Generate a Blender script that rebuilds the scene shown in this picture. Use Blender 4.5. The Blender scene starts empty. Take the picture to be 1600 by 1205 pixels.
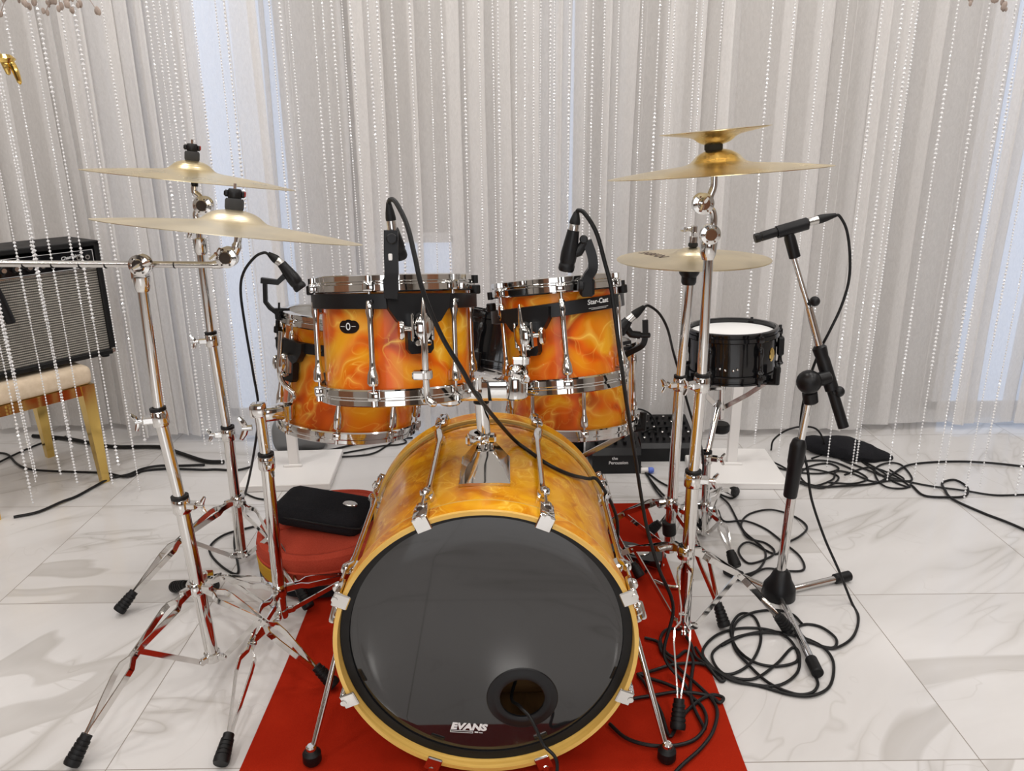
import bpy, bmesh, math, random
from mathutils import Vector, Matrix, noise as mnoise
random.seed(7)
sc = bpy.context.scene
COL = sc.collection
PI = math.pi
def R(a): return math.radians(a)
# ------------------------------------------------------------------ camera
FPX = 1212.0; PITCH = R(17.7); ROLL = R(0.45); YAW = R(0.3); H = 1.218
CAM = Vector((0, 0, H))
_f = Vector((math.sin(YAW)*math.cos(PITCH), math.cos(YAW)*math.cos(PITCH), -math.sin(PITCH)))
_r = Vector((math.cos(YAW), -math.sin(YAW), 0))
_u = _r.cross(_f)
R2 = math.cos(ROLL)*_r - math.sin(ROLL)*_u
U2 = math.sin(ROLL)*_r + math.cos(ROLL)*_u
cd = bpy.data.cameras.new('camera'); cam = bpy.data.objects.new('camera', cd); COL.objects.link(cam)
cd.sensor_width = 36; cd.lens = 36*FPX/1600; cd.clip_start = .02
m = Matrix((R2, U2, -_f)).transposed().to_4x4(); m.translation = CAM
cam.matrix_world = m; sc.camera = cam
def ray(px, py): return _f + (px-800)/FPX*R2 - (py-602.5)/FPX*U2
def P(px, py, Y):                      # point seen at a pixel, at distance Y from the camera
    d = ray(px, py); return CAM + d*(Y/d.y)
def G(px, py, z=0):                    # point seen at a pixel, at height z
    d = ray(px, py); return CAM + d*((z-H)/d.z)
def frame(C, ang=0, e=0):              # local frame: z = axis, leaning ang (deg, clockwise) with its top face seen e degrees from above
    C = Vector(C); v = (C-CAM).normalized()
    r = (R2-R2.dot(v)*v).normalized(); u = r.cross(v).normalized()
    a = R(ang); t = math.cos(a)*r - math.sin(a)*u; up = math.sin(a)*r + math.cos(a)*u
    n = math.cos(R(e))*up - math.sin(R(e))*v
    y = n.cross(t)
    M = Matrix((t, y, n)).transposed().to_4x4(); M.translation = C
    return M
def tiltz(C, d, twist=0):              # frame at C whose z runs along d
    q = Vector(d).normalized().to_track_quat('Z', 'Y').to_matrix().to_4x4()
    M = q @ Matrix.Rotation(twist, 4, 'Z'); M.translation = Vector(C); return M
# ------------------------------------------------------------------ mesh building
def catmull(pts, k=8, closed=False):
    pts = [Vector(p) for p in pts]; n = len(pts); out = []
    for i in range(n if closed else n-1):
        if closed: a, b, c, d = pts[i-1], pts[i], pts[(i+1) % n], pts[(i+2) % n]
        else:
            b, c = pts[i], pts[i+1]
            a = pts[i-1] if i else b+(b-c); d = pts[i+2] if i+2 < n else c+(c-b)
        for j in range(k):
            t = j/k
            out.append(.5*((2*b)+(c-a)*t+(2*a-5*b+4*c-d)*t*t+(3*b-a-3*c+d)*t**3))
    if not closed: out.append(pts[-1])
    return out
class MB:
    def __init__(s, M=None): s.v = []; s.f = []; s.M = M or Matrix()
    def add(s, vs, fs):
        o = len(s.v); s.v += [s.M @ Vector(v) for v in vs]; s.f += [tuple(i+o for i in f) for f in fs]; return s
    def box(s, c, size, rot=None, bev=0, seg=1):
        bm = bmesh.new(); bmesh.ops.create_cube(bm, size=1)
        for v in bm.verts: v.co = Vector((v.co.x*size[0], v.co.y*size[1], v.co.z*size[2]))
        if bev: bmesh.ops.bevel(bm, geom=list(bm.edges), offset=bev, segments=seg, affect='EDGES', profile=.5)
        bm.verts.index_update()
        T = Matrix.Translation(Vector(c)) @ (rot.to_4x4() if rot else Matrix())
        s.add([T @ v.co for v in bm.verts], [[v.index for v in f.verts] for f in bm.faces]); bm.free(); return s
    def tube(s, pts, r, n=12, cap=True, closed=False):
        pts = [Vector(p) for p in pts]; N = len(pts)
        rr = r if isinstance(r, (list, tuple)) else [r]*N
        vs = []; fs = []; pn = None
        for i, p in enumerate(pts):
            if closed: t = pts[(i+1) % N]-pts[i-1]
            else: t = pts[min(i+1, N-1)]-pts[max(i-1, 0)]
            if t.length < 1e-9: t = Vector((0, 0, 1))
            t.normalize()
            if pn is None: pn = t.orthogonal().normalized()
            pn = (pn-pn.dot(t)*t)
            pn = pn.normalized() if pn.length > 1e-6 else t.orthogonal().normalized()
            b = t.cross(pn)
            for j in range(n):
                a = 2*PI*j/n; vs.append(p+rr[i]*(math.cos(a)*pn+math.sin(a)*b))
        for i in range(N if closed else N-1):
            for j in range(n):
                i2 = (i+1) % N; fs.append((i*n+j, i*n+(j+1) % n, i2*n+(j+1) % n, i2*n+j))
        if cap and not closed:
            fs.append(tuple(range(n))[::-1]); fs.append(tuple((N-1)*n+j for j in range(n)))
        return s.add(vs, fs)
    def bar(s, pts, w, t, nrm):         # flat bar: thickness t along nrm, width w across it
        pts = [Vector(p) for p in pts]; nrm = Vector(nrm); N = len(pts); vs = []; fs = []
        for i, p in enumerate(pts):
            d = (pts[min(i+1, N-1)]-pts[max(i-1, 0)]).normalized()
            nn = (nrm-nrm.dot(d)*d).normalized(); b = d.cross(nn)
            for sx, sy in ((-1, -1), (1, -1), (1, 1), (-1, 1)): vs.append(p+nn*t/2*sx+b*w/2*sy)
        for i in range(N-1):
            for j in range(4): fs.append((i*4+j, i*4+(j+1) % 4, i*4+4+(j+1) % 4, i*4+4+j))
        fs += [(3, 2, 1, 0), tuple((N-1)*4+j for j in range(4))]
        return s.add(vs, fs)
    def lathe(s, prof, n=48, M=None, closed=False, a0=0, a1=2*PI):
        full = abs(a1-a0-2*PI) < 1e-6; K = n if full else n+1
        vs = []; fs = []; m_ = len(prof)
        for k in range(K):
            a = a0+(a1-a0)*k/n
            for (r, z) in prof: vs.append(Vector((r*math.cos(a), r*math.sin(a), z)))
        for k in range(n):
            k2 = (k+1) % K
            for j in range(m_ if closed else m_-1):
                j2 = (j+1) % m_; fs.append((k*m_+j, k2*m_+j, k2*m_+j2, k*m_+j2))
        if not full and closed: fs += [tuple(range(m_)), tuple((K-1)*m_+j for j in range(m_))[::-1]]
        if M is not None: vs = [M @ v for v in vs]
        return s.add(vs, fs)
    def ball(s, c, r, n=16, sq=(1, 1, 1)):
        pr = [(max(1e-5, r*math.sin(PI*i/10)), -r*math.cos(PI*i/10)) for i in range(11)]
        return s.lathe(pr, n, Matrix.Translation(Vector(c)) @ Matrix.Diagonal((*sq, 1)))
    def cyl(s, a, b, r, n=20, bev=0):
        a = Vector(a); b = Vector(b); L = (b-a).length; M = tiltz(a, b-a)
        pr = [(1e-5, 0), (r-bev, 0), (r, bev), (r, L-bev), (r-bev, L), (1e-5, L)] if bev else [(1e-5, 0), (r, 0), (r, L), (1e-5, L)]
        return s.lathe(pr, n, M)
    def prism(s, poly, z0, z1, M=None):
        n = len(poly); vs = [Vector((x, y, z0)) for x, y in poly]+[Vector((x, y, z1)) for x, y in poly]
        fs = [tuple(range(n))[::-1], tuple(range(n, 2*n))]+[(i, (i+1) % n, n+(i+1) % n, n+i) for i in range(n)]
        if M is not None: vs = [M @ v for v in vs]
        return s.add(vs, fs)
    def build(s, name, mat, parent=None, loc=None, sharp=35):
        me = bpy.data.meshes.new(name)
        o = bpy.data.objects.new(name, me); COL.objects.link(o)
        L = Vector(WL[parent.name]) if parent is not None else Vector(loc if loc is not None else (0, 0, 0))
        me.from_pydata([v-L for v in s.v], [], s.f)
        me.validate()
        bm = bmesh.new(); bm.from_mesh(me); bmesh.ops.recalc_face_normals(bm, faces=bm.faces); bm.to_mesh(me); bm.free()
        me.materials.append(mat)
        for p in me.polygons: p.use_smooth = True
        me.set_sharp_from_angle(angle=R(sharp))
        if parent is not None: o.parent = parent
        else: o.location = L
        WL[o.name] = L
        return o
WL = {}
def thing(name, label, cat, loc=(0, 0, 0), group=None):
    o = bpy.data.objects.new(name, None); COL.objects.link(o); o.location = Vector(loc); o.empty_display_size = .05
    WL[o.name] = Vector(loc); return tag(o, label, cat, group)
def tag(o, label, cat, group=None, kind=None):
    o['label'] = label; o['category'] = cat
    if group: o['group'] = group
    if kind: o['kind'] = kind
    return o
def struct(o): o['kind'] = 'structure'; return o
def text_mb(txt, M, size, ext=.0004, bold=0, shear=0, align='CENTER', mb=None):
    cu = bpy.data.curves.new('t', 'FONT'); cu.body = txt; cu.size = size; cu.extrude = ext; cu.offset = bold; cu.shear = shear
    cu.align_x = align; cu.resolution_u = 3
    o = bpy.data.objects.new('t', cu); COL.objects.link(o)
    dg = bpy.context.evaluated_depsgraph_get()
    me = bpy.data.meshes.new_from_object(o.evaluated_get(dg))
    mb = mb or MB()
    mb.add([M @ v.co for v in me.vertices], [tuple(p.vertices) for p in me.polygons])
    bpy.data.objects.remove(o); bpy.data.curves.remove(cu); bpy.data.meshes.remove(me)
    return mb
# ------------------------------------------------------------------ materials
MT = {}
def mat(name, col=(.8, .8, .8), rough=.5, metal=0, **k):
    m_ = bpy.data.materials.new(name); m_.use_nodes = True
    b = m_.node_tree.nodes['Principled BSDF']
    b.inputs['Base Color'].default_value = (*col, 1); b.inputs['Roughness'].default_value = rough; b.inputs['Metallic'].default_value = metal
    for kk, v in k.items(): b.inputs[kk].default_value = v
    MT[name] = m_; return m_
class NT:
    def __init__(s, m_): s.t = m_.node_tree; s.b = s.t.nodes.get('Principled BSDF')
    def n(s, typ, **k):
        x = s.t.nodes.new(typ)
        for kk, v in k.items():
            if kk.startswith('i_'): x.inputs[kk[2:]].default_value = v
            else: setattr(x, kk, v)
        return x
    def l(s, a, b): s.t.links.new(a, b)
    def math(s, op, a, b=None, c=None):
        x = s.t.nodes.new('ShaderNodeMath'); x.operation = op
        for i, v in enumerate((a, b, c)):
            if v is None: continue
            if isinstance(v, (int, float)): x.inputs[i].default_value = v
            else: s.l(v, x.inputs[i])
        return x.outputs[0]
    def ramp(s, fac, stops, interp='LINEAR'):
        x = s.t.nodes.new('ShaderNodeValToRGB'); e = x.color_ramp.elements; x.color_ramp.interpolation = interp
        while len(e) < len(stops): e.new(.5)
        for i, (p, c) in enumerate(stops): e[i].position = p; e[i].color = (*c, 1) if len(c) == 3 else c
        s.l(fac, x.inputs[0]); return x.outputs[0]
    def noise(s, vec, scale, detail=2, rough=.5, dist=0):
        x = s.n('ShaderNodeTexNoise'); x.inputs['Scale'].default_value = scale; x.inputs['Detail'].default_value = detail
        x.inputs['Roughness'].default_value = rough; x.inputs['Distortion'].default_value = dist
        if vec is not None: s.l(vec, x.inputs['Vector'])
        return x
    def mix(s, fac, a, b, typ='MIX'):
        x = s.n('ShaderNodeMix', data_type='RGBA', blend_type=typ)
        for i, v in ((0, fac), (6, a), (7, b)):
            if isinstance(v, (int, float)): x.inputs[i].default_value = v
            elif isinstance(v, tuple): x.inputs[i].default_value = (*v, 1)
            else: s.l(v, x.inputs[i])
        return x.outputs[2]
    def bump(s, h, st=.3, d=.002):
        x = s.n('ShaderNodeBump'); x.inputs['Strength'].default_value = st; x.inputs['Distance'].default_value = d
        s.l(h, x.inputs['Height']); s.l(x.outputs[0], s.b.inputs['Normal'])
def grime(m_, amt=.08, scale=20):
    t = NT(m_); co = t.n('ShaderNodeTexCoord'); nz = t.noise(co.outputs['Object'], scale, 4)
    r0 = t.b.inputs['Roughness'].default_value
    t.l(t.math('ADD', t.math('MULTIPLY', t.math('SUBTRACT', nz.outputs[0], .5), amt), r0), t.b.inputs['Roughness'])
    return m_
chrome = grime(mat('chrome', (.70, .69, .675), .07, 1), .06, 15)
steel = grime(mat('brushed_steel', (.62, .61, .59), .22, 1), .1)
gold = grime(mat('gold_metal', (.80, .56, .17), .13, 1), .06)
copper = mat('copper', (.62, .33, .2), .25, 1)
rubber = grime(mat('black_rubber', (.006, .006, .0065), .5, **{'Specular IOR Level': .3}), .2)
plastic = grime(mat('black_plastic', (.006, .006, .007), .38, **{'Specular IOR Level': .32}), .15)
gloss_black = mat('gloss_black', (.008, .008, .009), .09)
felt = mat('grey_felt', (.035, .035, .036), .95)
redplastic = mat('red_plastic', (.25, .02, .015), .35)
cableM = mat('cable_black', (.007, .007, .0075), .45, **{'Specular IOR Level': .3})
whitepaint = grime(mat('white_paint', (.83, .81, .79), .45), .1)
whiteprint = mat('white_print', (.8, .8, .8), .5)
blueP = mat('blue_plastic', (.12, .2, .7), .35)
headwhite = mat('white_drum_head', (.87, .87, .86), .45)
headgrey = mat('clear_drum_head', (.45, .45, .44), .25)
# cymbals
def cymbal_mat(name, col, rough, wear):
    m_ = mat(name, col, rough, 1); t = NT(m_); co = t.n('ShaderNodeTexCoord')
    ln = t.n('ShaderNodeVectorMath', operation='LENGTH'); t.l(co.outputs['Object'], ln.inputs[0])
    w = t.math('SINE', t.math('MULTIPLY', ln.outputs['Value'], 2200.0))
    w2 = t.math('SINE', t.math('MULTIPLY', ln.outputs['Value'], 610.0))
    t.bump(t.math('ADD', w, w2), .12, .0006)
    nz = t.noise(co.outputs['Object'], 9, 4)
    c = t.ramp(nz.outputs[0], [(.3, tuple(x*wear for x in col)), (.7, col)])
    t.l(c, t.b.inputs['Base Color'])
    t.l(t.math('MULTIPLY_ADD', nz.outputs[0], .25, rough-.1), t.b.inputs['Roughness'])
    return m_
brass = cymbal_mat('cymbal_bronze', (.86, .72, .44), .27, .86)
brass2 = cymbal_mat('cymbal_brilliant', (.88, .73, .43), .22, .9)
brassdull = cymbal_mat('cymbal_dull', (.80, .70, .50), .33, .84)
# swirled pearl wraps
def pearl(name, stops, wisp, scale, wl):
    m_ = mat(name, (.9, .4, .03), .12); t = NT(m_); co = t.n('ShaderNodeTexCoord')
    v = co.outputs['Object']
    n1 = t.noise(v, scale*.9, 1.5, .5)
    off = t.n('ShaderNodeVectorMath', operation='MULTIPLY_ADD'); t.l(n1.outputs['Color'], off.inputs[0])
    off.inputs[1].default_value = (.42, .42, .42); t.l(v, off.inputs[2])
    n2 = t.noise(off.outputs[0], scale*.75, 1.5, .45, .6)
    base = t.ramp(n2.outputs[0], stops)
    n3 = t.noise(off.outputs[0], scale*1.0, .8, .4, .9)
    d = t.math('ABSOLUTE', t.math('SUBTRACT', n3.outputs[0], .52))
    line = t.ramp(d, [(0, (1, 1, 1)), (.016, (.45, .45, .45)), (.07, (0, 0, 0))])
    n4 = t.noise(off.outputs[0], scale*1.7, .6, .4, 1.2)
    d2 = t.math('ABSOLUTE', t.math('SUBTRACT', n4.outputs[0], .47))
    line2 = t.ramp(d2, [(0, (.8, .8, .8)), (.01, (.25, .25, .25)), (.04, (0, 0, 0))])
    n5 = t.noise(v, scale*1.6, 1)
    msk = t.ramp(n5.outputs[0], [(.38, (0, 0, 0)), (.62, (1, 1, 1))])
    lf = t.math('MULTIPLY', t.math('MAXIMUM', line, line2), t.math('MULTIPLY_ADD', msk, .8, .2))
    c = t.mix(t.math('MULTIPLY', lf, wl), base, wisp)
    t.l(c, t.b.inputs['Base Color'])
    t.b.inputs['Coat Weight'].default_value = .14; t.b.inputs['Coat Roughness'].default_value = .06; t.b.inputs['Specular IOR Level'].default_value = .22
    t.b.inputs['Roughness'].default_value = .3
    return m_
tomwrap = pearl('orange_swirl_wrap', [(.28, (.42, .05, .003)), (.42, (.70, .115, .004)), (.52, (.74, .22, .006)), (.64, (.80, .36, .012))], (.98, .66, .12), 7, .85)
basswrap = pearl('amber_swirl_wrap', [(.30, (.52, .15, .002)), (.45, (.68, .25, .002)), (.55, (.74, .31, .002)), (.66, (.80, .38, .003))], (.97, .66, .10), 11, .75)  # tom wrap with finer wisps; yellower tone is light put into the colour
# wood
def woodm(name, c1, c2, sc_=(4, 4, 60)):
    m_ = mat(name, c1, .35); t = NT(m_); co = t.n('ShaderNodeTexCoord'); mp = t.n('ShaderNodeMapping'); mp.inputs['Scale'].default_value = sc_
    t.l(co.outputs['Object'], mp.inputs[0]); nz = t.noise(mp.outputs[0], 2, 4, .6, .5)
    t.l(t.ramp(nz.outputs[0], [(.3, c1), (.7, c2)]), t.b.inputs['Base Color']); return m_
maple = woodm('maple_ply', (.62, .36, .07), (.80, .52, .14), (2, 90, 2))
innerwood = woodm('drum_inside_wood', (.16, .08, .03), (.24, .13, .05))
doorwood = woodm('door_wood', (.16, .065, .03), (.25, .11, .05), (8, 8, 1))
# bass head
def headblack():
    m_ = mat('black_film_head', (.012, .012, .013), .07); t = NT(m_); co = t.n('ShaderNodeTexCoord')
    n1 = t.noise(co.outputs['Object'], 12, 5, .65); n2 = t.noise(co.outputs['Object'], 4, 2)
    sm = t.math('MULTIPLY', t.ramp(n1.outputs[0], [(.58, (0, 0, 0)), (.72, (1, 1, 1))]), t.ramp(n2.outputs[0], [(.5, (0, 0, 0)), (.62, (1, 1, 1))]))
    t.l(t.math('MULTIPLY_ADD', sm, .25, .05), t.b.inputs['Roughness'])
    t.b.inputs['IOR'].default_value = 1.72
    return m_
filmhead = headblack()
# carpet
def carpetm():
    m_ = mat('red_carpet', (.45, .03, .012), .95); t = NT(m_); co = t.n('ShaderNodeTexCoord')
    n1 = t.noise(co.outputs['Object'], 900, 2); n2 = t.noise(co.outputs['Object'], 6, 4)
    f = t.math('ADD', t.math('MULTIPLY', n1.outputs[0], .5), t.math('MULTIPLY', n2.outputs[0], .5))
    t.l(t.ramp(f, [(.3, (.27, .012, .004)), (.7, (.40, .024, .008))]), t.b.inputs['Base Color']); t.bump(n1.outputs[0], .5, .002)
    t.b.inputs['Specular IOR Level'].default_value = .03
    return m_
carpetM = carpetm()
def fabric(name, c1, c2, scale=350, sheen=0):
    m_ = mat(name, c1, .9); t = NT(m_); co = t.n('ShaderNodeTexCoord'); n1 = t.noise(co.outputs['Object'], scale, 3); n2 = t.noise(co.outputs['Object'], 8, 3)
    f = t.math('ADD', t.math('MULTIPLY', n1.outputs[0], .6), t.math('MULTIPLY', n2.outputs[0], .4))
    t.l(t.ramp(f, [(.35, c1), (.65, c2)]), t.b.inputs['Base Color']); t.bump(n1.outputs[0], .4, .001); t.b.inputs['Specular IOR Level'].default_value = .2; return m_
redfab = fabric('red_nylon', (.38, .045, .022), (.50, .072, .04))
yelfab = fabric('yellow_fabric', (.45, .24, .02), (.58, .32, .03))
blackfab = fabric('black_fabric', (.008, .008, .010), (.018, .018, .021))
cushion = fabric('cream_velvet', (.66, .53, .38), (.76, .63, .48), 60)
# amp grille
def grillem():
    m_ = mat('silver_grille_cloth', (.2, .2, .19), .7); t = NT(m_); co = t.n('ShaderNodeTexCoord'); sp = t.n('ShaderNodeSeparateXYZ'); t.l(co.outputs['Object'], sp.inputs[0])
    ph = t.math('MULTIPLY', sp.outputs['Z'], 2*PI/.0085)
    s1 = t.math('MULTIPLY_ADD', t.math('SINE', ph), .5, .5)
    al = t.math('ADD', t.math('MULTIPLY', sp.outputs['X'], .58), t.math('MULTIPLY', sp.outputs['Y'], .81))
    s2 = t.math('MULTIPLY_ADD', t.math('SINE', t.math('MULTIPLY', al, 2*PI/.006)), .5, .5)
    nz = t.noise(co.outputs['Object'], 60, 2)
    f = t.math('MULTIPLY', t.math('POWER', s1, 1.5), t.math('MULTIPLY_ADD', s2, .5, .5))
    f = t.math('MULTIPLY', f, t.math('ADD', nz.outputs[0], .5))
    t.l(t.ramp(f, [(.05, (.05, .047, .042)), (.7, (.42, .395, .345))]), t.b.inputs['Base Color']); return m_
grille = grillem()
# marble floor tiles
def floorm():
    m_ = mat('marble_tile', (.8, .78, .75), .1); t = NT(m_); co = t.n('ShaderNodeTexCoord'); sp = t.n('ShaderNodeSeparateXYZ'); t.l(co.outputs['Object'], sp.inputs[0])
    u = t.math('DIVIDE', t.math('SUBTRACT', sp.outputs['X'], .957), .594); v = t.math('DIVIDE', t.math('SUBTRACT', sp.outputs['Y'], 1.271), .6)
    iu = t.math('FLOOR', u); iv = t.math('FLOOR', v); fu = t.math('FRACT', u); fv = t.math('FRACT', v)
    def edge(f, w): return t.math('LESS_THAN', t.math('MINIMUM', f, t.math('SUBTRACT', 1, f)), w)
    gr = t.math('MAXIMUM', edge(fu, .0019), edge(fv, .0019))
    cid = t.n('ShaderNodeCombineXYZ'); t.l(iu, cid.inputs[0]); t.l(iv, cid.inputs[1])
    wn = t.n('ShaderNodeTexWhiteNoise'); t.l(cid.outputs[0], wn.inputs['Vector'])
    va = t.n('ShaderNodeVectorMath', operation='MULTIPLY_ADD'); t.l(wn.outputs['Color'], va.inputs[0]); va.inputs[1].default_value = (9, 9, 9); t.l(co.outputs['Object'], va.inputs[2])
    vr = t.n('ShaderNodeVectorRotate', rotation_type='Z_AXIS'); t.l(va.outputs[0], vr.inputs['Vector']); t.l(t.math('MULTIPLY_ADD', wn.outputs['Value'], 1.5, -1.25), vr.inputs['Angle'])
    mp = t.n('ShaderNodeMapping'); mp.inputs['Scale'].default_value = (.8, 3.0, 1)
    t.l(vr.outputs[0], mp.inputs[0]); V = mp.outputs[0]
    a = t.noise(V, 1.0, 3, .55, .8); d = t.math('ABSOLUTE', t.math('SUBTRACT', a.outputs[0], .5))
    v1 = t.ramp(d, [(0, (1, 1, 1)), (.006, (.5, .5, .5)), (.03, (0, 0, 0))])
    b = t.noise(V, .75, 2.5, .5, .5)
    band = t.ramp(b.outputs[0], [(.615, (0, 0, 0)), (.619, (.95, .95, .95)), (.640, (.6, .6, .6)), (.652, (.75, .75, .75)), (.656, (0, 0, 0))])
    c = t.noise(V, 2.6, 5, .6, .5); cl = t.ramp(c.outputs[0], [(.4, (0, 0, 0)), (.8, (1, 1, 1))])
    e_ = t.noise(va.outputs[0], 2.2, 3, .6, 1.2); d2 = t.math('ABSOLUTE', t.math('SUBTRACT', e_.outputs[0], .5)); v2 = t.ramp(d2, [(0, (.6, .6, .6)), (.007, (0, 0, 0))])
    msk = t.ramp(t.noise(V, 1.3, 1).outputs[0], [(.42, (0, 0, 0)), (.6, (1, 1, 1))])
    k = t.math('MULTIPLY', t.math('MAXIMUM', t.math('MULTIPLY', v1, .6), t.math('MULTIPLY', v2, .5)), msk)
    k = t.math('MAXIMUM', k, t.math('MULTIPLY', band, .62)); k = t.math('ADD', k, t.math('MULTIPLY', cl, .16))
    col = t.mix(k, (.66, .645, .635), (.40, .375, .345))
    col = t.mix(gr, col, (.27, .24, .21)); t.l(col, t.b.inputs['Base Color'])
    t.b.inputs['Roughness'].default_value = .13
    t.l(t.math('MULTIPLY_ADD', gr, .5, .11), t.b.inputs['Roughness'])
    return m_
marble = floorm()
wallpaint = grime(mat('wall_paint', (.44, .405, .37), .7), .1, 3)
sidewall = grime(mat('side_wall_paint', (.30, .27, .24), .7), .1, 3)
darkwall = woodm('dark_panel_wall', (.05, .035, .028), (.085, .06, .045), (6, 6, 1))
ceilpaint = grime(mat('ceiling_paint', (.82, .81, .79), .8), .1, 3)
# sheer curtain
def sheerm():
    m_ = bpy.data.materials.new('sheer_voile'); m_.use_nodes = True; t = NT(m_); nt = m_.node_tree
    nt.nodes.remove(t.b); out = nt.nodes['Material Output']
    co = t.n('ShaderNodeTexCoord'); mp = t.n('ShaderNodeMapping'); mp.inputs['Scale'].default_value = (60, 60, 22); mp.inputs['Rotation'].default_value = (0, R(20), 0); t.l(co.outputs['Object'], mp.inputs[0])
    nz = t.noise(mp.outputs[0], 2.2, 4, .6, 1.0)
    bp = t.n('ShaderNodeBump'); bp.inputs['Strength'].default_value = .25; bp.inputs['Distance'].default_value = .004; t.l(nz.outputs[0], bp.inputs['Height'])
    di = t.n('ShaderNodeBsdfDiffuse'); di.inputs[0].default_value = (.90, .885, .872, 1); tr = t.n('ShaderNodeBsdfTranslucent'); tr.inputs[0].default_value = (.90, .885, .875, 1)
    t.l(bp.outputs[0], di.inputs['Normal'])
    m1 = t.n('ShaderNodeMixShader'); m1.inputs[0].default_value = .3; t.l(di.outputs[0], m1.inputs[1]); t.l(tr.outputs[0], m1.inputs[2])
    tp = t.n('ShaderNodeBsdfTransparent'); m2 = t.n('ShaderNodeMixShader')
    t.l(t.math('MULTIPLY_ADD', nz.outputs[0], .22, .26), m2.inputs[0]); t.l(m1.outputs[0], m2.inputs[1]); t.l(tp.outputs[0], m2.inputs[2])
    t.l(m2.outputs[0], out.inputs[0]); MT['sheer'] = m_; return m_
sheer = sheerm()
def emis(name, col, st):
    m_ = mat(name, col, .3); b = m_.node_tree.nodes['Principled BSDF']; b.inputs['Emission Color'].default_value = (*col, 1); b.inputs['Emission Strength'].default_value = st; return m_
daylight = emis('daylit_frosted_glass', (.62, .76, 1.0), .55)
beadM = mat('crystal_bead', (.93, .93, .94), .08); NT(beadM).b.inputs['Transmission Weight'].default_value = .15; NT(beadM).b.inputs['IOR'].default_value = 1.6

# ------------------------------------------------------------------ the room
X0, X1, Y0, Y1, ZC = -3.6, 3.6, -4.2, 3.42, 3.1
def wallbox(name, c, s, m_): return struct(MB().box(c, s).build(name, m_, loc=c))
struct(MB().box(((X0+X1)/2, (Y0+Y1)/2, -.05), (X1-X0, Y1-Y0, .1)).build('floor', marble))
wallbox('ceiling', (0, (Y0+Y1)/2, ZC+.05), (X1-X0, Y1-Y0, .1), ceilpaint)
wallbox('wall_back', (0, Y1+.05, ZC/2), (X1-X0+.2, .1, ZC+.2), wallpaint)
wallbox('wall_front', (0, Y0-.05, ZC/2), (X1-X0+.2, .1, ZC+.2), darkwall)
wallbox('wall_left', (X0-.05, (Y0+Y1)/2, ZC/2), (.1, Y1-Y0, ZC+.2), sidewall)
wallbox('wall_right', (X1+.05, (Y0+Y1)/2, ZC/2), (.1, Y1-Y0, ZC+.2), sidewall)
# windows behind the sheer backdrop, unseen brown doors added behind the camera for chrome reflections
for i, (a, b) in enumerate(((-1.24, -.92), (-.56, -.24), (.18, .28), (2.0, 2.5))):
    zt = .80 if i == 1 else 2.68; zm_ = zt/2+.01
    w = struct(MB().box(((a+b)/2, Y1-.012, zm_), (b-a, .02, zt)).build('window_%d' % (i+1), daylight, loc=((a+b)/2, Y1-.012, zm_)))
    fr = MB()
    for x in (a-.02, b+.02): fr.box((x, Y1-.018, zm_), (.04, .034, zt+.02))
    fr.box(((a+b)/2, Y1-.018, zt+.01), (b-a+.08, .034, .04)).box(((a+b)/2, Y1-.018, .02), (b-a+.08, .034, .04))
    fr.build('window_frame', whitepaint, w)
for i, x in enumerate((-1.9, 1.6)):
    d = struct(MB().box((x, Y0+.03, 1.05), (1.0, .05, 2.1), bev=.006).build('door_%d' % (i+1), doorwood, loc=(x, Y0+.03, 1.05)))
    MB().cyl((x+.4, Y0+.055, 1.0), (x+.4, Y0+.11, 1.0), .02).build('door_handle', chrome, d)
d = struct(MB().box((X0+.03, .2, 1.05), (.05, 1.7, 2.1), bev=.006).build('door_3', doorwood, loc=(X0+.03, .2, 1.05)))  # unseen side doors, added as darker shapes for the chrome to reflect
d = struct(MB().box((X1-.03, -.4, 1.05), (.05, 1.4, 2.1), bev=.006).build('door_4', doorwood, loc=(X1-.03, -.4, 1.05)))

# carpet
cz = .006
def carpet():
    mb = MB(); nx, ny = 40, 60; vs = []; x0, x1, y0, y1 = -.548, .474, 1.155, 2.44
    for j in range(ny+1):
        for i in range(nx+1):
            x = x0+(x1-x0)*i/nx; y = y0+(y1-y0)*j/ny
            ed = .002*math.sin(y*9) if i in (0, nx) else 0
            vs.append((x+ed, y, cz+.0015*mnoise.noise(Vector((x*6, y*6, 0)))))
    fs = [(j*(nx+1)+i, j*(nx+1)+i+1, (j+1)*(nx+1)+i+1, (j+1)*(nx+1)+i) for j in range(ny) for i in range(nx)]
    n = len(vs); vs2 = vs+[(v[0], v[1], .0005) for v in vs]
    rim = [i for i in range(nx+1)]+[j*(nx+1)+nx for j in range(1, ny+1)]+[ny*(nx+1)+i for i in range(nx-1, -1, -1)]+[j*(nx+1) for j in range(ny-1, 0, -1)]
    fs += [(rim[k], rim[(k+1) % len(rim)], n+rim[(k+1) % len(rim)], n+rim[k]) for k in range(len(rim))]
    fs += [tuple(n+i for i in f[::-1]) for f in fs[:nx*ny]]
    mb.add(vs2, fs)
    tag(mb.build('carpet', carpetM, loc=(0, 1.6, 0)), 'red carpet runner laid on the marble floor under the drum kit', 'carpet')
carpet()

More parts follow.
